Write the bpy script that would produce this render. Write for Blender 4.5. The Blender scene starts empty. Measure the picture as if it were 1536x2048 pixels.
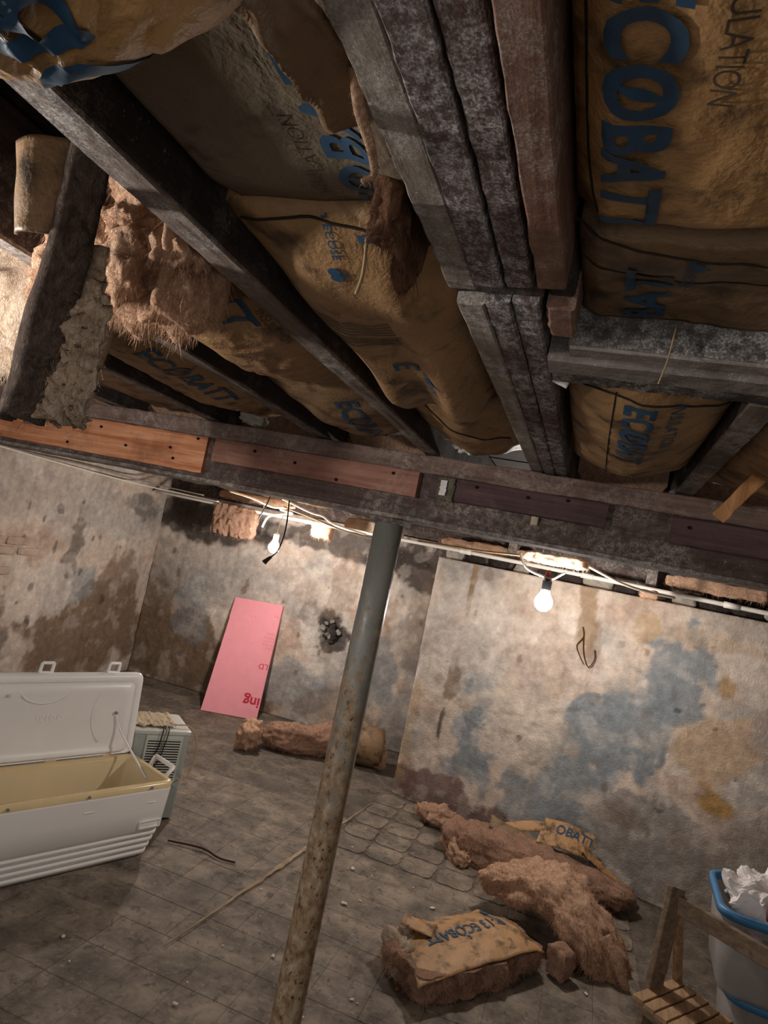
import bpy, bmesh, math, random
from math import sin, cos, pi, radians, exp
from mathutils import Vector, Matrix, noise

S = bpy.context.scene
COL = S.collection
rnd = random.Random(7)

# ------------------------------------------------------------------ camera
cam_d = bpy.data.cameras.new('camera')
cam = bpy.data.objects.new('camera', cam_d)
COL.objects.link(cam)
cam_d.sensor_fit = 'VERTICAL'
cam_d.sensor_height = 36.0
cam_d.lens = 36.0 * 1340.0 / 2048.0
cam_d.clip_start = 0.01
_r = Vector((0.93526724, 0.28845428, 0.20510807))      # camera right
_d = Vector((0.17659864, 0.12190206, -0.97670508))     # camera down
_f = Vector((-0.30673786, 0.94970207, 0.06307037))     # camera forward
cam.matrix_world = Matrix(((_r.x, -_d.x, -_f.x, 0.0), (_r.y, -_d.y, -_f.y, 0.0), (_r.z, -_d.z, -_f.z, 1.6), (0, 0, 0, 1)))
S.camera = cam

# ------------------------------------------------------------------ world, exposure
W = bpy.data.worlds.new('world')
S.world = W
W.use_nodes = True
W.node_tree.nodes['Background'].inputs[0].default_value = (1.0, 0.95, 0.9, 1)
W.node_tree.nodes['Background'].inputs[1].default_value = 0.24
S.view_settings.view_transform = 'Standard'
S.view_settings.look = 'None'
S.view_settings.gamma = 1.0
S.view_settings.exposure = 1.7
S.view_settings.use_curve_mapping = False
S.cycles.max_bounces = 6
S.cycles.diffuse_bounces = 3
S.cycles.transparent_max_bounces = 8
S.cycles.caustics_reflective = False
S.cycles.caustics_refractive = False
BULB_POWER = {'bulb_far': 250.0, 'bulb_wall': 150.0, 'bulb_near': 210.0}

# ------------------------------------------------------------------ helpers
def lin(h):
    h = h.lstrip('#')
    o = []
    for i in (0, 2, 4):
        c = int(h[i:i + 2], 16) / 255.0
        o.append(c / 12.92 if c <= 0.04045 else ((c + 0.055) / 1.055) ** 2.4)
    return tuple(o)

def lerp3(a, b, t):
    return (a[0] + (b[0] - a[0]) * t, a[1] + (b[1] - a[1]) * t, a[2] + (b[2] - a[2]) * t)

def sst(a, b, x):
    t = min(1.0, max(0.0, (x - a) / (b - a)))
    return t * t * (3 - 2 * t)

def fbm(x, y, z, oct=4):
    return noise.fractal(Vector((x, y, z)), 0.9, 2.1, oct)

def nz(x, y=0.0, z=0.0):
    return noise.noise(Vector((x, y, z)))

class Mat:
    def __init__(s, name, rough=0.8, spec=0.3):
        s.m = bpy.data.materials.new(name)
        s.m.use_nodes = True
        s.t = s.m.node_tree
        s.b = s.t.nodes['Principled BSDF']
        s.b.inputs['Roughness'].default_value = rough
        s.b.inputs['Specular IOR Level'].default_value = spec
        s.pos = s.t.nodes.new('ShaderNodeNewGeometry').outputs['Position']
    def link(s, a, b): s.t.links.new(a, b)
    def coord(s, sc):
        if isinstance(sc, (int, float)): sc = (sc, sc, sc)
        n = s.t.nodes.new('ShaderNodeVectorMath'); n.operation = 'MULTIPLY'
        s.link(s.pos, n.inputs[0]); n.inputs[1].default_value = sc
        return n.outputs[0]
    def noise(s, sc, detail=4, rough=0.55, dist=0.0):
        n = s.t.nodes.new('ShaderNodeTexNoise')
        n.inputs['Scale'].default_value = 1.0
        n.inputs['Detail'].default_value = min(detail, 3.5)
        n.inputs['Roughness'].default_value = rough
        n.inputs['Distortion'].default_value = dist
        s.link(s.coord(sc), n.inputs['Vector'])
        return n.outputs['Fac']
    def voro(s, sc, feat='F1'):
        n = s.t.nodes.new('ShaderNodeTexVoronoi'); n.feature = feat
        n.inputs['Scale'].default_value = 1.0
        s.link(s.coord(sc), n.inputs['Vector'])
        return n.outputs['Distance']
    def ramp(s, fac, stops):
        n = s.t.nodes.new('ShaderNodeValToRGB')
        e = n.color_ramp.elements
        while len(e) > 1: e.remove(e[-1])
        e[0].position = stops[0][0]; c = stops[0][1]
        e[0].color = (c if not isinstance(c, (int, float)) else (c, c, c)) + (1,)
        for p, c in stops[1:]:
            k = e.new(p); k.color = (c if not isinstance(c, (int, float)) else (c, c, c)) + (1,)
        s.link(fac, n.inputs['Fac'])
        return n.outputs['Color']
    def mix(s, fac, a, b, mode='MIX'):
        n = s.t.nodes.new('ShaderNodeMix'); n.data_type = 'RGBA'; n.blend_type = mode
        for sock, v in ((n.inputs[0], fac), (n.inputs[6], a), (n.inputs[7], b)):
            if isinstance(v, (int, float)): sock.default_value = v
            elif isinstance(v, tuple): sock.default_value = v + (1,) if len(v) == 3 else v
            else: s.link(v, sock)
        return n.outputs[2]
    def col(s, c):
        if isinstance(c, tuple): s.b.inputs['Base Color'].default_value = c + (1,)
        else: s.link(c, s.b.inputs['Base Color'])
        return s
    def bump(s, h, strength=0.5, dist=0.01):
        n = s.t.nodes.new('ShaderNodeBump')
        n.inputs['Strength'].default_value = strength
        n.inputs['Distance'].default_value = dist
        s.link(h, n.inputs['Height']); s.link(n.outputs[0], s.b.inputs['Normal'])
        return s

def plain(name, c, rough=0.6, spec=0.3, var=0.12, sc=30):
    m = Mat(name, rough, spec)
    m.col(m.mix(m.ramp(m.noise(sc, 3), [(0.3, 1 - var), (0.7, 1 + 0)]), (0, 0, 0), c, 'MIX') if var else c)
    return m.m

def wood(name, ca, cb, axis='Y', mould=0.0, mcol=lin('b9b4ae'), dirt=0.3, rough=0.85, spk=330):
    m = Mat(name, rough, 0.2)
    st = {'X': (3, 55, 55), 'Y': (55, 3, 55), 'Z': (55, 55, 3)}[axis]
    g = m.noise(st, 5, 0.6, 0.6)
    c = m.mix(m.ramp(g, [(0.3, 0.0), (0.72, 1.0)]), ca, cb)
    d = m.noise(9, 5, 0.65)
    c = m.mix(m.ramp(d, [(0.5, 0.0), (0.75, dirt)]), c, tuple(v * 0.25 for v in ca))
    if mould > 0:
        big = m.noise(6, 6, 0.72, 0.5)
        lo = 0.80 - 0.5 * mould
        bm = m.ramp(big, [(lo - 0.10, 0.05), (lo + 0.14, 1.0)])
        sp = m.ramp(m.noise(spk, 4, 0.75), [(0.44, 0.0), (0.58, 1.0)])
        sp2 = m.ramp(m.noise((60, 45, 60), 6, 0.8), [(0.42, 0.15), (0.58, 1.0)])
        md = m.mix(1.0, bm, m.mix(1.0, m.mix(0.75, (1, 1, 1), sp), sp2, 'MULTIPLY'), 'MULTIPLY')
        c = m.mix(m.mix(1.0, md, (0.92, 0.92, 0.92), 'MULTIPLY'), c, mcol)
        wht = m.ramp(m.noise(150, 3, 0.7), [(0.66, 0.0), (0.72, 0.8 * mould)])
        c = m.mix(wht, c, lin('e2dfda'))
    m.col(c)
    m.bump(m.mix(0.5, g, m.noise(120, 4, 0.7)), 0.5, 0.004)
    return m.m

def kraft(name, c, stain=0.5, seed=0.0, gloss=0.55):
    m = Mat(name, gloss, 0.35)
    a = m.noise((14, 9, 14), 5, 0.6, 0.3)
    cc = m.mix(m.ramp(a, [(0.3, 0.0), (0.7, 1.0)]), tuple(v * 0.78 for v in c), tuple(min(1, v * 1.12) for v in c))
    n = m.noise((13 + seed, 15, 13), 3, 0.6, 0.3)
    cc = m.mix(m.ramp(n, [(0.66 - 0.2 * stain, 0.0), (0.80 - 0.16 * stain, 0.82)]), cc, lin('2a2018'))
    m.col(cc)
    w = m.noise((26, 17, 26), 4, 0.5, 1.2)
    m.bump(m.mix(0.3, w, m.noise(160, 2)), 0.45, 0.012)
    return m.m

def fiber(name, c1, c2, c3, trans=0.18):
    m = Mat(name, 1.0, 0.05)
    a = m.noise((48, 48, 34), 6, 0.72, 1.8)
    c = m.mix(m.ramp(a, [(0.34, 0.0), (0.64, 1.0)]), c1, c2)
    c = m.mix(m.ramp(m.noise(17, 4, 0.65, 1.2), [(0.54, 0.0), (0.74, 0.6)]), c, c3)
    c = m.mix(m.ramp(m.noise((170, 170, 90), 4, 0.75, 2.0), [(0.34, 0.35), (0.5, 0.0)]), c, c3)
    m.col(c)
    m.bump(m.mix(0.45, m.noise((150, 150, 70), 5, 0.75, 2.5), m.noise((38, 38, 26), 5, 0.7, 1.5)), 0.9, 0.014)
    tr = m.t.nodes.new('ShaderNodeBsdfTranslucent'); m.link(c, tr.inputs['Color'])
    mx = m.t.nodes.new('ShaderNodeMixShader'); mx.inputs[0].default_value = trans
    out = [n for n in m.t.nodes if n.type == 'OUTPUT_MATERIAL'][0]
    m.link(m.b.outputs[0], mx.inputs[1]); m.link(tr.outputs[0], mx.inputs[2]); m.link(mx.outputs[0], out.inputs['Surface'])
    return m.m

MT = {}
MT['joist'] = wood('joist_wood', lin('2b2624'), lin('463c38'), 'Y', 0.42, lin('8d8682'), 0.5)
MT['joist_pale'] = wood('joist_pale_wood', lin('463a35'), lin('84746a'), 'Y', 0.55, lin('cfcac4'), 0.35)
MT['trim_pale'] = wood('trimmer_pale_wood', lin('6e6156'), lin('9a8e82'), 'Y', 0.66, lin('cfcbc6'), 0.5)
MT['trim_grey'] = wood('trimmer_grey_wood', lin('40302e'), lin('66524c'), 'Y', 0.74, lin('d2d0d0'), 0.5)
MT['trim_red'] = wood('trimmer_red_wood', lin('42302c'), lin('664a42'), 'Y', 0.66, lin('c8c4c4'), 0.5)
MT['trim_orange'] = wood('trimmer_orange_wood', lin('6a4a3e'), lin('8e6a58'), 'Y', 0.5, lin('b3a59c'), 0.4)
MT['header'] = wood('header_wood', lin('2c2826'), lin('544c48'), 'X', 0.66, lin('c6c2be'), 0.5)
MT['header_pale'] = wood('header_pale_wood', lin('6a605a'), lin('948a82'), 'X', 0.55, lin('b9b4ae'), 0.6)
MT['beam'] = wood('beam_wood', lin('584640'), lin('80695e'), 'X', 0.55, lin('b9aaa0'), 0.4)
MT['beam_dark'] = wood('beam_dark_wood', lin('3a2d2a'), lin('5c4a45'), 'X', 0.52, lin('b0a69c'), 0.4)
MT['plank_orange'] = wood('plank_orange_wood', lin('a85f3c'), lin('e0a67e'), 'X', 0.0, dirt=0.55)
MT['plank_brown'] = wood('plank_brown_wood', lin('80564a'), lin('a87c6a'), 'X', 0.42, lin('b9a596'), 0.45)
MT['plank_purple'] = wood('plank_purple_wood', lin('463436'), lin('624c4c'), 'X', 0.12, lin('9a8e8a'), 0.3)
MT['lath'] = wood('lath_wood', lin('9a6a42'), lin('c8986a'), 'Z', 0.0, dirt=0.4)
MT['crate'] = wood('crate_wood', lin('8a6a52'), lin('c09c76'), 'Y', 0.1, lin('a89a8a'), 0.5)
MT['crate_dark'] = wood('crate_dark_wood', lin('6a5848'), lin('957f6a'), 'X', 0.15, lin('8a8076'), 0.4)
MT['subfloor'] = wood('subfloor_wood', lin('1c1613'), lin('322823'), 'X', 0.2, lin('777068'), 0.4)
MT['kraft'] = kraft('kraft_paper', lin('9a7752'), 0.7)
MT['kraft_dark'] = kraft('kraft_paper_shaded', lin('7e6347'), 0.75, 1.3)  # darker copy of the kraft tone, shade of the bays put into it
MT['kraft_grey'] = kraft('kraft_paper_grey', lin('6e6150'), 0.35, 0.7)  # kraft tone darkened for the shadow behind the sagging batt
MT['kraft_bright'] = kraft('kraft_paper_lit', lin('b48a5a'), 0.8, 2.1)  # lighter copy of the kraft tone, lamplight put into its colour
MT['kraft_floor'] = kraft('kraft_paper_floor', lin('b0875c'), 0.85, 3.1)
MT['fiber'] = fiber('pink_glass_fiber', lin('c89a7c'), lin('ecc6a8'), lin('916852'))
MT['fiber_dark'] = fiber('soiled_glass_fiber', lin('a27c66'), lin('caa28a'), lin('6a4c3e'))
MT['fiber_pale'] = fiber('pale_glass_fiber', lin('c8ac92'), lin('e2cdb8'), lin('98785f'))
MT['fiber_char'] = fiber('soiled_shaded_glass_fiber', lin('4a3f39'), lin('75665c'), lin('3c332f'))  # soiled fiber, darkened further for the unlit side of the backlit flap
MT['fiber_brown'] = fiber('brown_glass_fiber', lin('6a4c3c'), lin('8a6650'), lin('463228'), 0.1)
MT['ink'] = plain('blue_print', lin('2d506e'), 0.6, 0.3, 0.35, 60)
MT['ink_grey'] = plain('grey_print', lin('584c40'), 0.7, 0.2, 0.2, 60)
MT['seam'] = plain('dark_seam', lin('2c2520'), 0.8, 0.2, 0.2)
MT['white_pl'] = plain('white_plastic', lin('eee9e4'), 0.35, 0.5, 0.04, 8)
MT['white_pl2'] = plain('white_lid_plastic', lin('f4f1ee'), 0.35, 0.5, 0.04, 8)
MT['cream'] = plain('cream_plastic', lin('e6d3ae'), 0.22, 0.5, 0.06, 8)
MT['yellowed'] = plain('yellowed_plastic', lin('e6cd9e'), 0.18, 0.5, 0.10, 10)
MT['steel_scr'] = plain('screw_steel', lin('8a8580'), 0.35, 0.5, 0.2)
MT['ac'] = plain('appliance_enamel', lin('a2a7a2'), 0.45, 0.4, 0.10, 9)
MT['ac_top'] = plain('appliance_top_enamel', lin('c3c4ba'), 0.45, 0.4, 0.12, 9)
MT['black'] = plain('black_rubber', lin('1c1b1b'), 0.6, 0.3, 0.1)
MT['dark'] = plain('dark_slot', lin('221f1d'), 0.9, 0.1, 0.2)
MT['pvc'] = plain('white_conduit', lin('e6e0d6'), 0.45, 0.4, 0.12, 12)
MT['wire_white'] = plain('white_cable', lin('e4dccd'), 0.55, 0.3, 0.15, 40)
MT['wire_grey'] = plain('grey_cable', lin('8d8478'), 0.6, 0.3, 0.2, 40)
MT['twine'] = plain('tan_twine', lin('b59b7c'), 0.9, 0.1, 0.2, 60)
MT['red'] = plain('red_wire_nut', lin('a8322a'), 0.4, 0.4, 0.1)
MT['pink'] = plain('pink_foam', lin('dc8f98'), 0.75, 0.2, 0.06, 14)
MT['pink_print'] = plain('red_print', lin('b02a3e'), 0.7, 0.2, 0.1, 40)
MT['blue_pl'] = plain('blue_plastic', lin('3f78a6'), 0.4, 0.4, 0.08, 10)
MT['plaster'] = plain('plaster_white', lin('e6dedb'), 0.9, 0.1, 0.15, 40)
MT['cloth_white'] = plain('white_cloth', lin('d2c8c4'), 0.95, 0.1, 0.12, 14)
MT['cloth_mauve'] = plain('mauve_cloth', lin('8a7f86'), 0.95, 0.1, 0.2, 14)
MT['cloth_red'] = plain('maroon_cloth', lin('6a2a30'), 0.95, 0.1, 0.3, 30)
MT['maroon'] = plain('maroon_plastic', lin('5a2420'), 0.4, 0.4, 0.1)
MT['newsprint'] = plain('faded_paper', lin('c9b79c'), 0.9, 0.1, 0.2, 30)
MT['chip'] = plain('paint_chip', lin('cfc8bc'), 0.9, 0.1, 0.2, 200)
MT['leafy'] = plain('dry_scrap', lin('b07a3c'), 0.9, 0.1, 0.3, 60)
MT['twig'] = plain('brown_twig', lin('4a3122'), 0.9, 0.1, 0.3, 60)
MT['strip'] = wood('pale_floor_strip', lin('8a7660'), lin('b39c80'), 'Y', 0.2, lin('c9b9a4'), 0.5)
MT['lichen'] = plain('grey_green_flake', lin('6d6a58'), 0.95, 0.1, 0.5, 60)
MT['rubble'] = plain('grey_rubble', lin('8b847c'), 0.95, 0.1, 0.35, 30)
MT['sooty'] = plain('sooty_mortar', lin('3a3330'), 0.95, 0.1, 0.4, 25)
MT['stonework'] = plain('pale_stone', lin('a59d90'), 0.95, 0.1, 0.35, 25)

def mclear():
    m = Mat('clear_tub_plastic', 0.25, 0.5)
    m.col(m.ramp(m.noise(6, 3), [(0.3, lin('b8b2ae')), (0.7, lin('cfc8c2'))]))
    m.b.inputs['Transmission Weight'].default_value = 0.45
    m.b.inputs['Alpha'].default_value = 0.55
    m.b.inputs['IOR'].default_value = 1.1
    return m.m
MT['clear'] = mclear()

def mwall():
    m = Mat('stained_plaster', 0.92, 0.15)
    a = m.t.nodes.new('ShaderNodeVertexColor'); a.layer_name = 'Col'
    f = m.ramp(m.noise(22, 6, 0.7), [(0.25, 0.72), (0.75, 1.12)])
    c = m.mix(1.0, a.outputs['Color'], f, 'MULTIPLY')
    sp = m.ramp(m.noise(95, 3, 0.6), [(0.70, 0.0), (0.78, 0.55)])
    c = m.mix(sp, c, lin('5a4c42'))
    sp2 = m.ramp(m.noise((70, 70, 45), 3, 0.6), [(0.66, 0.0), (0.74, 0.5)])
    c = m.mix(sp2, c, lin('cfc3b2'))
    m.col(c)
    m.bump(m.mix(0.4, m.noise(32, 6, 0.75), m.noise(110, 4, 0.7)), 0.75, 0.016)
    return m.m
MT['wall'] = mwall()

def mfloor(name, lift):
    m = Mat(name, 0.72, 0.3)
    a = m.noise((6, 6, 6), 6, 0.68, 0.4)
    c = m.ramp(a, [(0.28, tuple(v * lift for v in lin('453e37'))), (0.5, tuple(v * lift for v in lin('6c6156'))), (0.74, tuple(v * lift for v in lin('8d8071')))])
    b = m.noise((40, 55, 40), 5, 0.7)
    c = m.mix(m.ramp(b, [(0.55, 0.0), (0.72, 0.55)]), c, lin('a2978a'))
    c = m.mix(m.ramp(m.noise((26, 18, 20), 5, 0.7, 0.5), [(0.54, 0.0), (0.7, 0.7)]), c, lin('332d29'))
    c = m.mix(m.ramp(m.noise((3.1, 3.1, 3), 3, 0.5), [(0.52, 0.0), (0.7, 0.6)]), c, lin('4a443e'))
    m.col(c)
    m.bump(m.mix(0.5, b, m.noise(120, 3)), 0.5, 0.006)
    return m.m
MT['floor'] = mfloor('dusty_concrete', 0.8)
MT['tile'] = mfloor('dusty_floor_tile', 1.25)
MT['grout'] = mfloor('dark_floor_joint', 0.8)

def mpost():
    m = Mat('painted_steel', 0.38, 0.5)
    sep = m.t.nodes.new('ShaderNodeSeparateXYZ'); m.link(m.pos, sep.inputs[0])
    def mth(op, a, b):
        n = m.t.nodes.new('ShaderNodeMath'); n.operation = op
        for i, v in enumerate((a, b)):
            if isinstance(v, (int, float)): n.inputs[i].default_value = v
            else: m.link(v, n.inputs[i])
        return n.outputs[0]
    z = sep.outputs['Z']
    n1 = m.noise((34, 34, 12), 5, 0.7, 0.4)
    k = mth('ADD', mth('MULTIPLY', mth('SUBTRACT', 1.50, z), 0.46), mth('MULTIPLY', mth('SUBTRACT', n1, 0.5), 1.3))
    rust = m.ramp(k, [(0.0, 0.0), (0.30, 1.0)])
    paint = m.ramp(m.noise((14, 14, 4), 3), [(0.3, lin('74746e')), (0.7, lin('908f88'))])
    rc = m.ramp(m.noise((40, 40, 26), 5, 0.7), [(0.28, lin('5e4430')), (0.48, lin('94785a')), (0.7, lin('b3a692'))])
    spot = m.ramp(m.noise((80, 80, 55), 3, 0.6), [(0.6, 0.0), (0.68, 0.9)])
    rc = m.mix(spot, rc, lin('3a2014'))
    m.col(m.mix(rust, paint, rc))
    rr = m.ramp(rust, [(0.0, 0.36), (1.0, 0.8)])
    m.link(rr, m.b.inputs['Roughness'])
    m.bump(m.mix(0.5, n1, spot), 0.35, 0.006)
    return m.m
MT['post'] = mpost()

def mbulb(key):
    m = Mat('lit_' + key, 0.3)
    m.b.inputs['Base Color'].default_value = (1, 1, 1, 1)
    m.b.inputs['Emission Color'].default_value = (1.0, 0.94, 0.88, 1)
    m.b.inputs['Emission Strength'].default_value = BULB_POWER[key]
    return m.m
for _k in BULB_POWER: MT[_k] = mbulb(_k)

def tag(o, label=None, cat=None, group=None, kind=None):
    if label: o['label'] = label
    if cat: o['category'] = cat
    if group: o['group'] = group
    if kind: o['kind'] = kind
    return o

def empty(name, loc, label=None, cat=None, group=None, kind=None):
    o = bpy.data.objects.new(name, None)
    COL.objects.link(o)
    o.location = loc
    o.empty_display_size = 0.05
    return tag(o, label, cat, group, kind)

def wloc(o):
    p = Vector(o.location)
    while o.parent is not None:
        o = o.parent
        p += Vector(o.location)
    return p

def mk(name, vf, mat, parent=None, smooth=False, colors=None):
    """one mesh object from world-space vertices"""
    vs, fs = vf
    if parent is not None:
        off = wloc(parent); loc = Vector((0, 0, 0))
    else:
        mn = [min(v[i] for v in vs) for i in range(3)]
        mx = [max(v[i] for v in vs) for i in range(3)]
        off = Vector(((mn[0] + mx[0]) / 2, (mn[1] + mx[1]) / 2, mn[2])); loc = off
    me = bpy.data.meshes.new(name)
    me.from_pydata([(v[0] - off.x, v[1] - off.y, v[2] - off.z) for v in vs], [], fs)
    if smooth:
        me.polygons.foreach_set('use_smooth', [True] * len(me.polygons))
    if colors:
        ca = me.color_attributes.new('Col', 'FLOAT_COLOR', 'POINT')
        flat = []
        for c in colors: flat += [c[0], c[1], c[2], 1.0]
        ca.data.foreach_set('color', flat)
    me.materials.append(MT[mat] if isinstance(mat, str) else mat)
    me.update()
    o = bpy.data.objects.new(name, me)
    COL.objects.link(o)
    o.location = loc
    if parent is not None: o.parent = parent
    return o

def merge(*vfs):
    V, F = [], []
    for vs, fs in vfs:
        b = len(V); V += list(vs); F += [tuple(i + b for i in f) for f in fs]
    return V, F

def box(x0, x1, y0, y1, z0, z1):
    v = [(x0, y0, z0), (x1, y0, z0), (x1, y1, z0), (x0, y1, z0), (x0, y0, z1), (x1, y0, z1), (x1, y1, z1), (x0, y1, z1)]
    return v, [(3, 2, 1, 0), (4, 5, 6, 7), (0, 1, 5, 4), (1, 2, 6, 5), (2, 3, 7, 6), (3, 0, 4, 7)]

def xf(vf, M):
    return [tuple(M @ Vector(v)) for v in vf[0]], vf[1]

def frame(o, ang=0.0):
    return Matrix.Translation(Vector(o)) @ Matrix.Rotation(ang, 4, 'Z')

def prism(loops):
    """loft through closed loops of equal count, capped"""
    n = len(loops[0]); V = [p for l in loops for p in l]; F = []
    for k in range(len(loops) - 1):
        for i in range(n):
            j = (i + 1) % n
            F.append((k * n + i, k * n + j, (k + 1) * n + j, (k + 1) * n + i))
    F.append(tuple(reversed(range(n))))
    F.append(tuple((len(loops) - 1) * n + i for i in range(n)))
    return V, F

def timber(p0, p1, w, h, seg=None, rough=0.003, seed=0.0, ch=0.004, updir=(0, 0, 1), ends=0.0):
    """rough-sawn timber from p0 to p1 (centre line of the bottom face), width w, height h"""
    p0 = Vector(p0); p1 = Vector(p1); d = (p1 - p0); L = d.length; d.normalize()
    up = Vector(updir); sd = d.cross(up).normalized(); up = sd.cross(d).normalized()
    if seg is None: seg = max(6, min(90, int(L / 0.03)))
    prof = [(-w / 2 + ch, 0), (w / 2 - ch, 0), (w / 2, ch), (w / 2, h - ch), (w / 2 - ch, h), (-w / 2 + ch, h), (-w / 2, h - ch), (-w / 2, ch)]
    loops = []
    for k in range(seg + 1):
        t = k / seg; c = p0 + d * (L * t); lp = []
        for i, (a, b) in enumerate(prof):
            q = c + sd * a + up * b
            s = rough * (0.35 * nz(q.x * 6 + seed, q.y * 6, q.z * 6 + i * 0.2) + 0.75 * nz(q.x * 45, q.y * 45 + seed, q.z * 45))
            q = q + (sd * (a / w) + up * ((b / h) - 0.5)) * s * 2
            if ends and k in (0, seg): q = q + d * (ends * nz(i * 3.1, seed, k))
            lp.append(tuple(q))
        loops.append(lp)
    return prism(loops)

def tube(pts, r, n=8, caps=True, rfun=None):
    pts = [Vector(p) for p in pts]; loops = []
    prev = None
    for i, p in enumerate(pts):
        t = (pts[min(i + 1, len(pts) - 1)] - pts[max(i - 1, 0)]).normalized()
        if prev is None:
            a = t.orthogonal().normalized()
        else:
            a = (prev - t * prev.dot(t)).normalized()
        prev = a; b = t.cross(a)
        rr = r if rfun is None else r * rfun(i / (len(pts) - 1))
        loops.append([tuple(p + a * (rr * cos(2 * pi * k / n)) + b * (rr * sin(2 * pi * k / n))) for k in range(n)])
    return prism(loops)

def curve(pts, n=8):
    """Catmull-Rom through points"""
    P = [Vector(p) for p in pts]; out = []
    for i in range(len(P) - 1):
        a = P[max(i - 1, 0)]; b = P[i]; c = P[i + 1]; d = P[min(i + 2, len(P) - 1)]
        for k in range(n):
            t = k / n
            out.append(0.5 * ((2 * b) + (c - a) * t + (2 * a - 5 * b + 4 * c - d) * t * t + (3 * b - a - 3 * c + d) * t ** 3))
    out.append(P[-1])
    return out

def lathe(prof, c, n=16, axis='Z'):
    """profile (r, h) about an axis through c"""
    loops = []
    for r, h in prof:
        lp = []
        for k in range(n):
            a = 2 * pi * k / n
            if axis == 'Z': lp.append((c[0] + r * cos(a), c[1] + r * sin(a), c[2] + h))
            elif axis == 'X': lp.append((c[0] + h, c[1] + r * cos(a), c[2] + r * sin(a)))
            else: lp.append((c[0] + r * sin(a), c[1] + h, c[2] + r * cos(a)))
        loops.append(lp)
    return prism(loops)

def rrect(x0, x1, y0, y1, r, z, n=5):
    out = []
    for cx, cy, a0 in ((x1 - r, y0 + r, -90), (x1 - r, y1 - r, 0), (x0 + r, y1 - r, 90), (x0 + r, y0 + r, 180)):
        for k in range(n + 1):
            a = radians(a0 + 90 * k / n)
            out.append((cx + r * cos(a), cy + r * sin(a), z))
    return out

def blob(c, size, rot=(0, 0, 0), amp=0.03, freq=6.0, seed=0.0, n=18, p=4.0, warp=None, clampz=None):
    """lumpy closed solid: cube sphere -> superellipsoid -> turbulence"""
    idx = {}; V = []; F = []
    def vid(a):
        k = tuple(round(x, 6) for x in a)
        if k not in idx:
            idx[k] = len(V); V.append(a)
        return idx[k]
    for ax in range(3):
        for sg in (-1, 1):
            for i in range(n):
                for j in range(n):
                    q = []
                    for (u, v) in ((i, j), (i + 1, j), (i + 1, j + 1), (i, j + 1)):
                        a = [0, 0, 0]; a[ax] = sg; a[(ax + 1) % 3] = -1 + 2 * u / n; a[(ax + 2) % 3] = -1 + 2 * v / n
                        q.append(vid(tuple(a)))
                    F.append(tuple(q) if sg > 0 else tuple(reversed(q)))
    from mathutils import Euler
    R = Euler(rot).to_matrix()
    out = []
    for a in V:
        l = (abs(a[0]) ** p + abs(a[1]) ** p + abs(a[2]) ** p) ** (1 / p)
        v = Vector(a) / l
        dn = v.normalized()
        w = Vector((v.x * size[0], v.y * size[1], v.z * size[2]))
        q = w * freq + Vector((seed, seed * 1.7, -seed))
        t = 0.5 + 0.55 * noise.fractal(q * 0.8, 0.8, 2.1, 3) + 0.35 * (noise.turbulence(q * 2.3, 4, False) - 0.45)
        w = w + dn * ((t - 0.45) * amp * 1.5)
        if warp: w = warp(w)
        w = R @ w + Vector(c)
        if clampz is not None and w.z < clampz: w.z = clampz + 0.002 * abs(nz(w.x * 40, w.y * 40))
        out.append(tuple(w))
    return out, F

def strands(vf, count, length=0.05, width=0.0012, droop=0.4, seed=1, sel=None, spread=0.7, minz=None):
    r = random.Random(seed)
    vs, fs = vf; V = []; F = []
    ok = [f for f in fs if len(f) >= 3 and (sel is None or sel(Vector(vs[f[0]])))]
    if not ok: return [(0, 0, 0), (0, 0, 0.001), (0, 0.001, 0)], [(0, 1, 2)]
    for _ in range(count):
        f = r.choice(ok)
        a, b, c = Vector(vs[f[0]]), Vector(vs[f[1]]), Vector(vs[f[2]])
        nrm = (b - a).cross(c - a)
        if nrm.length < 1e-12: continue
        nrm.normalize()
        d = (nrm + Vector((r.uniform(-1, 1), r.uniform(-1, 1), r.uniform(-1, 1))) * spread).normalized()
        p = a + (b - a) * r.random() + (c - b) * r.random() * 0.9 - nrm * 0.004
        sd = d.orthogonal().normalized()
        sd = (sd * r.uniform(-1, 1) + d.cross(sd) * r.uniform(-1, 1)).normalized()
        L = length * r.uniform(0.4, 1.2); w = width * r.uniform(0.6, 1.5)
        base = len(V); n = 4
        cv = Vector((r.uniform(-1, 1), r.uniform(-1, 1), r.uniform(-1, 1))) * 0.5
        for k in range(n + 1):
            t = k / n
            q = p + d * (L * t) + cv * (L * t * t) + Vector((0, 0, -droop * L * t * t))
            if minz is not None and q.z < minz: q.z = minz
            ww = w * (1 - 0.75 * t)
            V.append(tuple(q + sd * ww)); V.append(tuple(q - sd * ww))
        for k in range(n):
            i = base + 2 * k
            F.append((i, i + 1, i + 3, i + 2))
    return V, F

def fluff_part(name, parent, vf, mat, count, length, **kw):
    o = mk(name, vf, mat, parent, smooth=True)
    s = mk('loose_fibers', strands(vf, count, length, **kw), mat, o)
    s['kind'] = 'stuff'
    return o

def grid(fn, nu, nv):
    V = [fn(i / nu, j / nv) for j in range(nv + 1) for i in range(nu + 1)]
    F = [(j * (nu + 1) + i, j * (nu + 1) + i + 1, (j + 1) * (nu + 1) + i + 1, (j + 1) * (nu + 1) + i) for j in range(nv) for i in range(nu)]
    return V, F

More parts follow.
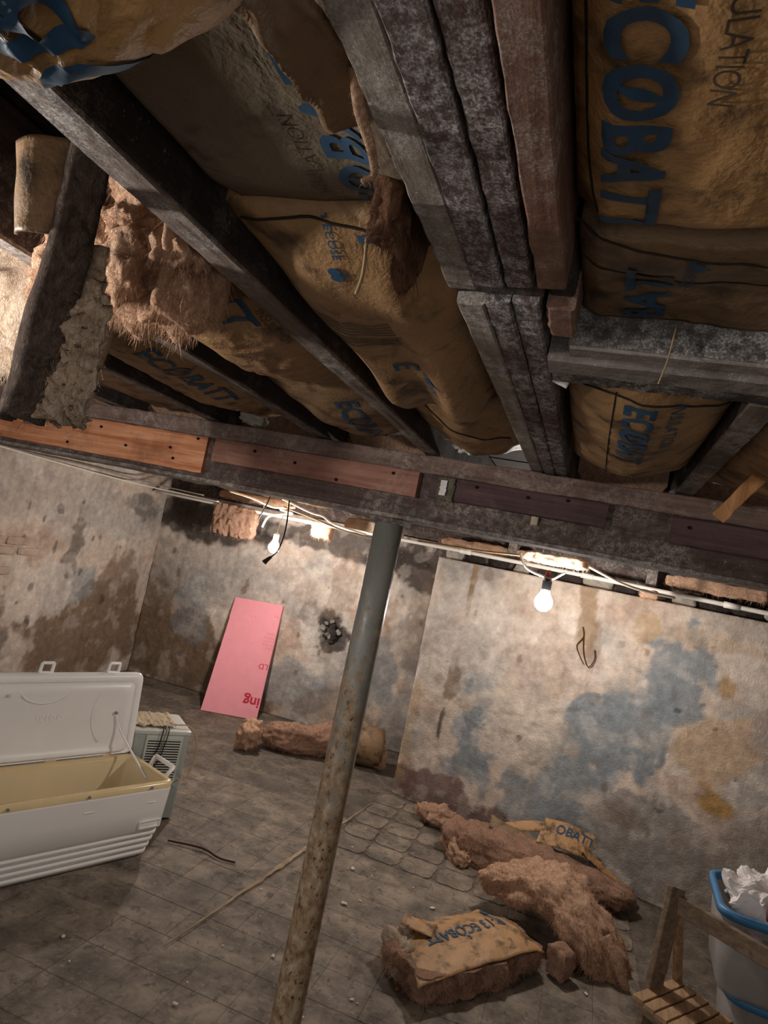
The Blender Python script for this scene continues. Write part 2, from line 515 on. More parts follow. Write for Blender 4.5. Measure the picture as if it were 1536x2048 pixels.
def slab(fn, nu, nv, th):
    """sheet of thickness th: fn(u, v) -> point; second skin pushed along the local normal"""
    A, F = grid(fn, nu, nv)
    B = []
    for j in range(nv + 1):
        for i in range(nu + 1):
            k = lambda a, b: Vector(A[min(max(b, 0), nv) * (nu + 1) + min(max(a, 0), nu)])
            n = (k(i + 1, j) - k(i - 1, j)).cross(k(i, j + 1) - k(i, j - 1))
            n = n.normalized() if n.length > 1e-12 else Vector((0, 0, 1))
            B.append(tuple(Vector(A[j * (nu + 1) + i]) - n * th))
    N = len(A); V = A + B
    F2 = [tuple(N + q for q in reversed(f)) for f in F]
    E = []
    w = nu + 1
    for i in range(nu):
        E.append((i + 1, i, N + i, N + i + 1))
        a = nv * w + i; E.append((a, a + 1, N + a + 1, N + a))
    for j in range(nv):
        a = j * w; E.append((a, a + w, N + a + w, N + a))
        a = j * w + nu; E.append((a + w, a, N + a, N + a + w))
    return V, F + F2 + E

def text_mesh(body, size=1.0, bold=0.0, spacing=1.0, cut=0.12, outline=0.0, shear=0.0):
    """flat glyph mesh in (s, t), finely cut so that it can follow a surface"""
    cu = bpy.data.curves.new('glyphs', 'FONT')
    cu.body = body; cu.size = size; cu.offset = bold; cu.space_character = spacing
    cu.resolution_u = 4; cu.fill_mode = 'FRONT'; cu.shear = shear
    ob = bpy.data.objects.new('glyphs', cu); COL.objects.link(ob)
    bpy.context.view_layer.update()
    me = bpy.data.meshes.new_from_object(ob)
    bpy.data.objects.remove(ob); bpy.data.curves.remove(cu)
    bm = bmesh.new(); bm.from_mesh(me); bpy.data.meshes.remove(me)
    bmesh.ops.remove_doubles(bm, verts=bm.verts[:], dist=1e-5)
    if bm.verts:
        for ax in (0, 1):
            lo = min(v.co[ax] for v in bm.verts); hi = max(v.co[ax] for v in bm.verts)
            k = lo + cut * size
            while k < hi:
                co = Vector((0, 0, 0)); co[ax] = k; no = Vector((0, 0, 0)); no[ax] = 1
                bmesh.ops.bisect_plane(bm, geom=bm.verts[:] + bm.edges[:] + bm.faces[:], plane_co=co, plane_no=no, dist=1e-6)
                k += cut * size
    V = [(v.co.x, v.co.y) for v in bm.verts]
    bm.verts.index_update()
    F = [tuple(v.index for v in f.verts) for f in bm.faces]
    bm.free()
    return V, F

TXT = {}
def letter(name, parent, body, fn, size, mat='ink', bold=0.0, spacing=1.0, center=False, cut=0.12, trim=None):
    """lettering printed on a surface; fn(s, t) -> point on that surface"""
    key = (body, size, bold, spacing, cut)
    if key not in TXT: TXT[key] = text_mesh(body, size, bold, spacing, cut)
    V, F = TXT[key]
    if not V: return None
    ox = (min(v[0] for v in V) + max(v[0] for v in V)) / 2 if center else 0
    if trim:
        F = [f for f in F if trim(sum(V[i][0] for i in f) / len(f) - ox, sum(V[i][1] for i in f) / len(f))]
        if not F: return None
        use = sorted({i for f in F for i in f}); ren = {k: n for n, k in enumerate(use)}
        V = [V[i] for i in use]; F = [tuple(ren[i] for i in f) for f in F]
    return mk(name, ([tuple(fn(v[0] - ox, v[1])) for v in V], F), mat, parent, True)

# ================================================================== THE SETTING
# ---- floor: slab with recessed joints, tiles of its own
FX0, FX1, FY0, FY1 = -4.25, 2.75, -1.6, 5.9
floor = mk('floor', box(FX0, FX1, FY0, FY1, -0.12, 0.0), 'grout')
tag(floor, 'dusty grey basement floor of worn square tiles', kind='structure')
TS = 0.2
def tile_mesh(seed, gap, rag, hgt):
    n = 5; lp = []
    r = random.Random(seed)
    h = TS / 2 - gap
    for (ax, ay, bx, by) in ((-1, -1, 1, -1), (1, -1, 1, 1), (1, 1, -1, 1), (-1, 1, -1, -1)):
        for k in range(n):
            t = k / n
            x = (ax + (bx - ax) * t) * h; y = (ay + (by - ay) * t) * h
            c = 1.0 - (0.10 * rag if k == 0 else 0.0)
            lp.append((x * c + r.uniform(-1, 1) * 0.004 * rag, y * c + r.uniform(-1, 1) * 0.004 * rag))
    a = [(x, y, -0.003) for x, y in lp]
    b = [(x, y, hgt - 0.0015) for x, y in lp]
    c = [(x * 0.97, y * 0.97, hgt) for x, y in lp]
    V, F = prism([a, b, c])
    me = bpy.data.meshes.new('floor_tile')
    me.from_pydata(V, [], F); me.materials.append(MT['tile'])
    return me
TM = [tile_mesh(i, 0.0003, 0.06, 0.003) for i in range(5)]
TMW = [tile_mesh(20 + i, 0.009, 1.5, 0.006) for i in range(6)]
ntile = 0
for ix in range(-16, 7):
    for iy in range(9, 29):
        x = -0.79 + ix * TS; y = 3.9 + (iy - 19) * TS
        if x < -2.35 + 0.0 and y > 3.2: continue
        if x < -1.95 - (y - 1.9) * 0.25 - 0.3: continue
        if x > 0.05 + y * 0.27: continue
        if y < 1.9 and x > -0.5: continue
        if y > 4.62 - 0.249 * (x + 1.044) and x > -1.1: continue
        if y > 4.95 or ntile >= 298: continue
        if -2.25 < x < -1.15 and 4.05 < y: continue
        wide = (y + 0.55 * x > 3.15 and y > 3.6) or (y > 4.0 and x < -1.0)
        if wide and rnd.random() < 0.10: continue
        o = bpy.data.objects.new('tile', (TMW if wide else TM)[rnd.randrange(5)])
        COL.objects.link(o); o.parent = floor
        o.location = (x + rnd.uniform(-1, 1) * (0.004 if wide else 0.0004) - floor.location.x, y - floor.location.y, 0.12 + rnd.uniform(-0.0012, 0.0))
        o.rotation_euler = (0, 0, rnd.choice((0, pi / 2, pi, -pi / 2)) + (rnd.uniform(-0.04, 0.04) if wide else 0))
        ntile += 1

# ---- walls: stained plaster, its colours plus a shade patch painted on the back wall
BEI = lin('c6b3a3'); GRY = lin('a69d95'); BLU = lin('82878a'); BRN = lin('7a6553'); OCH = lin('a5814f'); PAL = lin('d6c9bd'); DRK = lin('3e3632'); PNK = lin('a88d7c')
def wallpaint(patches, base_a, base_b, seed):
    def col(s, z):
        w1 = fbm(s * 1.7 + seed, z * 1.7, seed, 5); w2 = fbm(s * 6 + seed, z * 6, 3.3, 4)
        c = lerp3(base_a, base_b, sst(-0.35, 0.35, w1 + 0.3 * w2))
        c = lerp3(c, PAL, 0.55 * sst(0.15, 0.45, fbm(s * 3.1, z * 3.1, seed + 9, 5)))
        c = lerp3(c, PNK, 0.6 * sst(0.2, 0.5, fbm(s * 2.3, z * 2.3, seed + 19, 4)))
        for (ps, pz, rs, rz, pc, k, rag) in patches:
            d = math.hypot((s - ps) / rs, (z - pz) / rz)
            if d > 2.2: continue
            m = 1.0 - d + rag * (0.75 * fbm(s * 5.0 + ps, z * 5.0, pz + seed, 5) + 0.25 * w2)
            c = lerp3(c, pc, k * sst(-0.05, 0.18, m))
        fl = fbm(s * 6.5, z * 6.5, seed + 33, 6)
        c = lerp3(c, PAL, 0.22 * sst(0.20, 0.42, fl))
        c = lerp3(c, (c[0] * 0.62, c[1] * 0.58, c[2] * 0.53), 0.20 * sst(0.25, 0.42, -fl))
        fe = abs(fbm(s * 4.2, z * 4.2, seed + 51, 6))
        c = lerp3(c, (c[0] * 0.55, c[1] * 0.52, c[2] * 0.5), 0.22 * sst(0.022, 0.004, fe))
        st_k = nz(s * 26, z * 1.6, seed) 
        c = lerp3(c, (c[0] * 0.72, c[1] * 0.68, c[2] * 0.62), 0.35 * sst(0.25, 0.6, st_k))
        f = 1.0 + 0.16 * fbm(s * 16, z * 16, seed + 4, 4)
        return (c[0] * f, c[1] * f, c[2] * f)
    return col

def wallmesh(name, o, u, nrm, L, Hh, col, label, step=0.014, bumps=0.010, extra=None, thick=0.25):
    """wall from o along u (length L, height Hh); nrm faces the room"""
    o = Vector(o); u = Vector(u).normalized(); nrm = Vector(nrm).normalized()
    nu = int(L / step); nv = int(Hh / step); V = []; C = []
    for j in range(nv + 1):
        for i in range(nu + 1):
            s = L * i / nu; z = Hh * j / nv
            d = bumps * (fbm(s * 2.4 + L, z * 2.4, 5.5, 4) + 0.35 * fbm(s * 11, z * 11, 1.5, 3))
            if extra: d += extra(s, z)
            V.append(tuple(o + u * s + Vector((0, 0, z)) + nrm * d)); C.append(col(s, z))
    w = nu + 1
    F = [(j * w + i, j * w + i + 1, (j + 1) * w + i + 1, (j + 1) * w + i) for j in range(nv) for i in range(nu)]
    N = len(V)
    ed = [i for i in range(w)] + [j * w + nu for j in range(1, nv + 1)] + [nv * w + i for i in range(nu - 1, -1, -1)] + [j * w for j in range(nv - 1, 0, -1)]
    for e in ed:
        V.append(tuple(Vector(V[e]) - nrm * thick)); C.append(C[e])
    m = len(ed)
    for k in range(m):
        F.append((ed[(k + 1) % m], ed[k], N + k, N + (k + 1) % m))
    F.append(tuple(N + k for k in range(m)))
    ob = mk(name, (V, F), 'wall', None, True, C)
    return tag(ob, label, kind='structure')

# back wall, s = x + 4.04
bp = [(0.35, 0.35, 0.75, 0.42, BRN, 0.95, 0.5), (0.85, 0.15, 0.7, 0.30, BRN, 0.9, 0.5), (0.1, 0.6, 0.35, 0.55, BRN, 0.8, 0.6),
      (0.75, 1.1, 0.8, 0.30, GRY, 0.6, 0.6), (0.55, 0.75, 0.25, 0.3, BLU, 0.5, 0.7), (1.6, 1.15, 0.5, 0.22, GRY, 0.5, 0.7),
      (0.55, 1.55, 0.75, 0.20, DRK, 0.9, 0.35), (1.9, 1.62, 0.9, 0.14, DRK, 0.8, 0.6), (2.65, 1.56, 0.45, 0.22, DRK, 0.85, 0.6),  # first dark patch paints the shadow of hanging insulation on the wall
      (1.98, 0.84, 0.17, 0.16, DRK, 0.9, 0.8), (1.72, 0.95, 0.14, 0.10, DRK, 0.4, 1.0), (2.4, 0.55, 0.25, 0.35, BLU, 0.75, 0.7),
      (1.6, 0.3, 0.5, 0.18, BLU, 0.6, 0.7), (2.15, 0.2, 0.35, 0.2, BRN, 0.5, 0.8), (2.9, 0.35, 0.4, 0.5, BLU, 0.5, 0.8), (2.0, 1.25, 0.12, 0.3, BRN, 0.4, 1.0),
      (2.85, 1.0, 0.2, 0.4, BRN, 0.45, 1.0)]
for k in range(26):
    bp.append((rnd.uniform(0.2, 3.0), rnd.uniform(0.25, 1.3), rnd.uniform(0.012, 0.03), rnd.uniform(0.015, 0.04), BRN, 0.75, 1.2))
def bex(s, z):
    d = math.hypot((s - 1.98) / 0.15, (z - 0.84) / 0.13)
    return -0.05 * sst(1.1, 0.3, d + 0.4 * fbm(s * 12, z * 12, 1, 3))
wall_back = wallmesh('wall_back', (-4.04, 5.62, 0), (1, 0, 0), (0, -1, 0), 3.35, 1.80, wallpaint(bp, GRY, BEI, 3.0), 'stained grey plaster wall behind the steel column and pink board', extra=bex)
for k in range(13):
    a = rnd.uniform(0, 2 * pi); r0 = rnd.uniform(0.01, 0.1)
    c = (-2.06 + r0 * cos(a) * 1.1, 5.635 - rnd.uniform(0, 0.01), 0.84 + r0 * sin(a))
    q = rnd.uniform(0.015, 0.032)
    mk('stone', blob(c, (q * 1.3, q * 0.8, q), (0, rnd.uniform(-1, 1), 0), 0.008, 20, k, 4, 3), 'sooty' if k % 3 else 'rubble', wall_back)

# left wall, s = y - 0.2 ... runs along y at x = -4.04
lp_ = [(4.9, 0.45, 0.75, 0.45, BRN, 0.95, 0.5), (5.2, 0.7, 0.3, 0.5, BRN, 0.7, 0.6), (4.6, 0.8, 0.35, 0.2, BLU, 0.6, 0.8), (3.8, 0.4, 0.25, 0.4, DRK, 0.6, 0.8),
       (4.55, 1.1, 0.10, 0.30, DRK, 0.6, 1.0), (4.1, 1.5, 0.7, 0.2, GRY, 0.5, 0.6), (4.3, 0.75, 0.35, 0.25, PAL, 0.6, 0.6), (5.05, 1.5, 0.6, 0.22, GRY, 0.7, 0.6), (5.3, 1.6, 0.4, 0.12, DRK, 0.6, 0.6)]
for k in range(20):
    lp_.append((rnd.uniform(3.4, 5.4), rnd.uniform(0.5, 1.6), rnd.uniform(0.012, 0.03), rnd.uniform(0.015, 0.045), DRK, 0.6, 1.2))
def lex(s, z):
    m = 0.45 - math.hypot((s - 3.75) / 0.55, (z - 0.98) / 0.35) + 0.5 * fbm(s * 4, z * 4, 8, 4)
    return -0.014 * sst(-0.05, 0.05, m)
wall_left = wallmesh('wall_left', (-4.04, 2.6, 0), (0, 1, 0), (1, 0, 0), 3.05, 2.10, wallpaint([(a - 2.6, b, c, d, e, f, g) for a, b, c, d, e, f, g in lp_], BEI, lerp3(BEI, GRY, 0.6), 11.0),
                     'patchy plaster wall with bared bricks behind the cooler', extra=lambda s, z: lex(s + 2.6, z))
# bared bricks low in the left wall
for r_ in range(4):
    for c_ in range(4):
        y = 3.42 + c_ * 0.225 + (0.11 if r_ % 2 else 0); z = 0.92 + r_ * 0.075
        if y > 4.05 + rnd.uniform(-0.1, 0.12): continue
        vf = blob((-4.052, y, z), (0.02, 0.103, 0.031), (0, 0, 0), 0.004, 20, r_ * 7 + c_, 5, 9)
        C = [lerp3(PNK, BEI, 0.5 + 0.5 * nz(v[1] * 9, v[2] * 9, r_)) for v in vf[0]]
        mk('brick', vf, 'wall', wall_left, True, C)

# projecting wall on the right, turned a little towards the room
RO = Vector((-1.044, 4.667, 0)); RU = Vector((1.752, -0.436, 0)).normalized(); RN = Vector((-RU.y, RU.x, 0)) * -1.0
rp = [(0.55, 0.66, 0.20, 0.26, BLU, 0.95, 0.9), (1.30, 0.78, 0.26, 0.24, BLU, 0.95, 0.9), (1.12, 0.50, 0.28, 0.22, BLU, 0.9, 0.9), (1.50, 0.95, 0.22, 0.2, BLU, 0.7, 0.9), (1.66, 1.22, 0.20, 0.30, BLU, 0.9, 0.9),
      (0.95, 0.32, 0.5, 0.16, BLU, 0.8, 0.8), (1.75, 0.30, 0.5, 0.25, lerp3(BLU, BRN, 0.5), 0.7, 0.7), (2.2, 0.3, 0.4, 0.3, lerp3(BRN, GRY, 0.5), 0.7, 0.7),
      (1.95, 0.63, 0.15, 0.10, OCH, 0.95, 0.7), (1.90, 0.92, 0.22, 0.20, lerp3(OCH, BEI, 0.45), 0.8, 0.7), (1.45, 1.50, 0.08, 0.09, lerp3(OCH, BEI, 0.3), 0.75, 0.8),
      (1.92, 1.27, 0.05, 0.06, OCH, 0.7, 0.6), (1.10, 1.55, 0.07, 0.28, lerp3(BRN, OCH, 0.35), 0.75, 0.7), (1.17, 1.28, 0.03, 0.22, BRN, 0.5, 0.9), (0.30, 1.5, 0.025, 0.24, lerp3(BRN, OCH, 0.4), 0.85, 0.6), (0.40, 1.62, 0.04, 0.05, BRN, 0.5, 0.8),
      (0.30, 0.86, 0.06, 0.16, BRN, 0.75, 0.9), (0.27, 0.55, 0.02, 0.12, DRK, 0.8, 0.7), (0.07, 0.12, 0.12, 0.14, BRN, 0.9, 0.7), (0.35, 0.10, 0.45, 0.13, lin('6c5450'), 0.85, 0.7), (0.03, 0.5, 0.05, 0.4, OCH, 0.4, 0.9),
      (0.75, 0.70, 0.28, 0.26, PAL, 0.5, 0.6), (0.5, 1.2, 0.45, 0.35, PAL, 0.45, 0.6), (0.95, 1.1, 0.3, 0.2, PNK, 0.4, 0.8), (1.4, 0.4, 0.2, 0.06, BRN, 0.5, 0.8), (1.9, 1.5, 0.5, 0.05, lerp3(OCH, BEI, 0.5), 0.5, 0.7),
      (0.82, 0.72, 0.3, 0.3, lerp3(OCH, PAL, 0.6), 0.5, 0.7)]
for k in range(16):
    rp.append((rnd.uniform(0.1, 2.1), rnd.uniform(0.15, 1.5), rnd.uniform(0.010, 0.022), rnd.uniform(0.012, 0.03), DRK if k % 3 == 0 else BRN, 0.6, 1.4))
def crack(s, z):
    x = 1.06 + (0.95 - z) * -0.12 + 0.03 * nz(z * 9, 2.0)
    x2 = 1.66 + 0.02 * nz(z * 8, 7.0)
    d = 0.0
    if 0.35 < z < 0.98: d -= 0.010 * sst(0.010, 0.002, abs(s - x - 0.08))
    if 0.25 < z < 0.85: d -= 0.008 * sst(0.009, 0.002, abs(s - x2))
    if s < 0.05: d -= 0.02 * (1 - s / 0.05) ** 2
    m = 0.5 - math.hypot((s - 0.8) / 0.8, (z - 0.95) / 0.55) + 0.6 * fbm(s * 3, z * 3, 6, 5)
    d += 0.008 * sst(-0.03, 0.03, m)
    return d
wall_right = wallmesh('wall_right', RO, RU, RN, 3.9, 1.67, wallpaint(rp, BEI, GRY, 21.0), 'projecting plaster wall with blue-grey and ochre patches behind the right bulb', extra=crack, step=0.013, thick=0.3)
def onwall(s, z, off=0.0):
    p = RO + RU * s + RN * off
    return (p.x, p.y, z)
wall_near_right = mk('wall_near_right', box(2.62, 2.8, -1.6, 3.9, 0, 2.1), 'stonework')
tag(wall_near_right, 'stone side wall beyond the right edge of the view', kind='structure')
wl2 = mk('wall_near_left', box(-4.25, -4.05, -1.6, 2.6, 0, 2.1), 'stonework'); tag(wl2, 'stone side wall beyond the left edge of the view', kind='structure')

# ceiling: subfloor boards over the joists
ceil = mk('ceiling', box(FX0, FX1, FY0, FY1 + 0.1, 2.135, 2.18), 'subfloor')
tag(ceil, 'dark board subfloor above the joists', kind='structure')
nb = 0
for k in range(50):
    y0 = FY0 + k * 0.15
    if y0 > 5.8: break
    mk('board', box(FX0, FX1, y0 + 0.002, y0 + 0.147, 2.115 + 0.002 * (k % 3), 2.136), 'subfloor', ceil)

# sills on top of the walls, with rough stone between joist ends
sill = mk('sill_plate', timber((-4.24, 5.72, 1.80), (-0.4, 5.72, 1.80), 0.12, 0.30, 60, 0.006, 3.0), 'beam_dark')
tag(sill, 'sooty timber sill on top of the back wall', 'sill')
a = onwall(-0.1, 1.67, -0.20); b = onwall(3.8, 1.67, -0.20)
sill2 = mk('sill_plate', timber(a, b, 0.10, 0.44, 70, 0.006, 5.0), 'beam_dark')
tag(sill2, 'dark timber sill on top of the right wall above the white pipe', 'sill')

# ================================================================== TIMBERS
JZ = 1.93
def joist(x, label, y0=-0.9, y1=5.62, w=0.040, pale=False, seed=0.0):
    t = empty('floor_joist', (x, (y0 + y1) / 2, JZ), label, 'joist', 'floor joists')
    mk('web', timber((x, y0, JZ + 0.005), (x, y1, JZ + 0.005), w, 0.175, 130, 0.004, seed), 'joist', t)
    mk('bottom_edge', timber((x, y0 + 0.002, JZ), (x, y1 - 0.002, JZ), w * 0.98, 0.0075, 130, 0.0025, seed + 3, 0.002), 'joist_pale', t)
    return t
joist(-0.525, 'first joist left of the built-up trimmer, tall dark face with whitened edge', w=0.046, seed=1)
joist(-0.894, 'second joist left of the built-up trimmer, dark with a white lower edge', seed=2)
joist(-1.315, 'third joist left of the built-up trimmer, thin white lower edge', seed=3)
joist(-1.73, 'fourth joist left of the built-up trimmer, half hidden above the orange plank', seed=4)
for k, x in enumerate((-2.14, -2.55, -2.96, -3.37, -3.78)):
    joist(x, ('fifth', 'sixth', 'seventh', 'eighth', 'ninth')[k] + ' joist left of the built-up trimmer, seen under the main beam near the wall', y0=1.6, seed=5 + k)
joist(0.197, 'blotched joist right of the stitched lower batt, running from the header to the main beam', y0=1.09, y1=4.2, w=0.046, seed=15)
joist(0.62, 'joist near the right edge of the view above the main beam', y0=1.09, y1=4.1, seed=16)
joist(1.05, 'joist beyond the right edge of the view above the main beam', y0=1.09, y1=4.0, seed=17)

# built-up trimmer: boards side by side, butted at a dark gap
tr = empty('built_up_trimmer', (-0.16, 2.3, JZ), 'broad built-up ceiling beam of frosted boards running overhead to the main beam', 'beam')
mk('board', timber((-0.2040, -0.9, 1.9290), (-0.2040, 0.752, 1.9290), 0.0345, 0.18, 120, 0.0022, 1.1, 0.002), 'trim_pale', tr)
mk('board', timber((-0.1690, -0.9, 1.9265), (-0.1690, 0.735, 1.9265), 0.0335, 0.18, 120, 0.0022, 2.1, 0.002), 'trim_grey', tr)
mk('board', timber((-0.1330, -0.9, 1.9280), (-0.1340, 0.735, 1.9280), 0.0300, 0.18, 120, 0.0022, 3.1, 0.002), 'trim_red', tr)
mk('board', timber((-0.1010, -0.9, 1.9235), (-0.0970, 0.722, 1.9235), 0.0310, 0.19, 120, 0.0018, 4.1, 0.002), 'trim_orange', tr)
mk('bracket', timber((-0.222, 0.772, 1.940), (-0.112, 0.772, 1.940), 0.03, 0.15, 16, 0.003, 5.1), 'joist', tr)
mk('board', timber((-0.2030, 0.797, 1.929), (-0.2030, 5.5, 1.929), 0.036, 0.18, 120, 0.0022, 6.1, 0.003), 'trim_pale', tr)
mk('board', timber((-0.1680, 0.790, 1.930), (-0.1680, 4.5, 1.930), 0.033, 0.18, 120, 0.0022, 7.1, 0.003), 'trim_grey', tr)
mk('board', timber((-0.1340, 0.790, 1.932), (-0.1340, 4.5, 1.931), 0.033, 0.18, 120, 0.0022, 8.1, 0.003), 'trim_grey', tr)
mk('end_block', timber((-0.0935, 0.728, 1.950), (-0.0935, 0.80, 1.950), 0.032, 0.16, 10, 0.003, 9.1), 'joist', tr)
mk('end_block', timber((-0.0925, 0.800, 1.932), (-0.0925, 0.885, 1.932), 0.034, 0.18, 10, 0.003, 10.1), 'trim_orange', tr)

hd = empty('double_header', (0.9, 1.0, JZ), 'doubled header with chalky lower edges framed into the built-up trimmer', 'beam')
mk('board', timber((-0.085, 0.925, 1.930), (2.4, 0.925, 1.930), 0.036, 0.18, 90, 0.004, 21, 0.003), 'header', hd)
mk('board_edge', timber((-0.083, 0.925, 1.926), (2.38, 0.925, 1.926), 0.034, 0.006, 90, 0.002, 23, 0.002), 'header_pale', hd)
mk('board', timber((-0.115, 0.985, 1.922), (2.4, 0.985, 1.922), 0.058, 0.18, 90, 0.004, 24, 0.003), 'header_pale', hd)
mk('board', timber((-0.115, 1.055, 1.932), (2.4, 1.055, 1.932), 0.060, 0.18, 90, 0.005, 26, 0.003), 'header', hd)

# main beam across, with planks spiked to its face
mb = empty('main_beam', (-0.8, 2.0, 1.728), 'long main beam across the basement resting on the steel column', 'beam')
mk('beam_core', timber((-4.0, 2.012, 1.728), (2.6, 2.012, 1.728), 0.115, 0.192, 220, 0.005, 31, 0.004), 'beam_dark', mb)
mk('top_strip', timber((-4.0, 1.948, 1.868), (2.6, 1.948, 1.868), 0.014, 0.055, 160, 0.005, 33, 0.003), 'beam', mb)
mk('bottom_edge', timber((-4.0, 2.01, 1.717), (2.6, 2.01, 1.717), 0.125, 0.013, 160, 0.003, 35, 0.002), 'joist_pale', mb)  # pale tone stands in for bulb light along the lower edge
def plank(x0, x1, z0, z1, mat, seed, label, y=1.944, th=0.022, nails=()):
    p = mk('plank', timber((x0, y, z0), (x1, y, z0), th, z1 - z0, None, 0.003, seed, 0.003, ends=0.004), mat, mb)
    p['label'] = label
    for (nx, nz_) in nails:
        mk('nail_head', lathe([(0.0001, -0.006), (0.0045, -0.0055), (0.005, -0.003), (0.003, 0.004)], (nx, y - th / 2, nz_), 8, 'Y'), 'dark', p)
plank(-3.2, -1.285, 1.742, 1.866, 'plank_orange', 41, 'bright orange plank', nails=((-2.05, 1.83), (-1.85, 1.765), (-1.72, 1.84), (-1.6, 1.79), (-1.42, 1.81), (-1.40, 1.775), (-1.32, 1.855)))
plank(-1.255, -0.538, 1.790, 1.868, 'plank_brown', 43, 'worn brown plank', nails=((-1.1, 1.845), (-0.95, 1.83), (-0.8, 1.80), (-0.62, 1.85)))
plank(-0.50, 0.010, 1.798, 1.866, 'plank_purple', 45, 'dark purplish plank', nails=((-0.36, 1.85), (-0.21, 1.845), (-0.1, 1.855)))
plank(0.178, 1.5, 1.790, 1.864, 'plank_purple', 47, 'dark purplish plank', nails=((0.22, 1.838), (0.5, 1.84)))
sc = mk('torn_flake', slab(lambda u, v: (-0.475 + 0.05 * u + 0.006 * nz(v * 7, u * 3), 1.929 - 0.006 * abs(nz(u * 6, v * 6)), 1.795 + 0.068 * v + 0.004 * nz(u * 9)), 10, 12, -0.003), 'lichen')
tag(sc, 'grey-green torn flake stuck on the main beam face', 'flake')
sc2 = mk('flake_core', slab(lambda u, v: (-0.466 + 0.02 * u + 0.004 * nz(v * 9), 1.924 - 0.004 * u, 1.808 + 0.045 * v), 5, 8, -0.002), 'plaster', sc)
tg = mk('paper_tag', slab(lambda u, v: (-0.190 + 0.018 * u, 1.944 - 0.002 * sin(u * 3), 1.772 + 0.024 * v + 0.003 * nz(u * 8)), 5, 5, -0.002), 'newsprint')
tag(tg, 'small pale paper scrap stuck low on the main beam', 'scrap')

# steel column
pc = empty('steel_column', (-0.62, 2.0, 0), 'round steel column, grey above and rusty below, holding the main beam', 'column')
mk('shaft', lathe([(0.0462, 0.012), (0.0465, 0.2), (0.046, 0.5), (0.0458, 0.9), (0.0455, 1.3), (0.0452, 1.699)], (-0.62, 2.0, 0), 40), 'post', pc, True)
mk('cap_plate', box(-0.675, -0.565, 1.955, 2.05, 1.699, 1.7155), 'beam_dark', pc)
mk('base_plate', box(-0.72, -0.52, 1.90, 2.10, 0.004, 0.014), 'post', pc)

# ================================================================== BULBS
def bulb(name, p, cord, label, r=0.034, wirecol='black', glow='bulb_far'):
    x, y, z = p
    t = empty(name, (x, y, z - 0.05), label, 'light bulb', 'bare hanging bulbs')
    mk('glass', lathe([(0.0005, -r), (r * 0.5, -r * 0.87), (r * 0.87, -r * 0.5), (r, 0), (r * 0.9, r * 0.45), (r * 0.62, r * 0.9), (r * 0.42, r * 1.35)], p, 14), glow, t, True)
    mk('socket', lathe([(r * 0.46, r * 1.3), (r * 0.52, r * 1.5), (r * 0.52, r * 2.4), (r * 0.3, r * 2.7)], p, 12), wirecol, t)
    mk('cord', tube(curve([(x, y, z + r * 2.6)] + cord, 6), 0.004, 6), wirecol, t)
    return t
B1 = (-2.283, 4.60, 1.487); B2 = (-0.207, 3.55, 1.531); B3 = (-1.12, 0.50, 1.76)
bulb('hanging_bulb', B1, [(-2.28, 4.6, 1.64), (-2.27, 4.61, 1.72), (-2.25, 4.62, 1.86)], 'lit bare bulb hanging left of the steel column', 0.042, 'pvc')
bulb('hanging_bulb', B2, [(-0.207, 3.55, 1.66), (-0.205, 3.55, 1.70)], 'lit bare bulb hanging in front of the right wall', 0.046, glow='bulb_wall')
bulb('hanging_bulb', B3, [(-1.12, 0.50, 1.87), (-1.11, 0.50, 1.93), (-1.10, 0.50, 2.0)], 'lit bare bulb beyond the left edge of the view, before the orange plank', 0.03, glow='bulb_near')

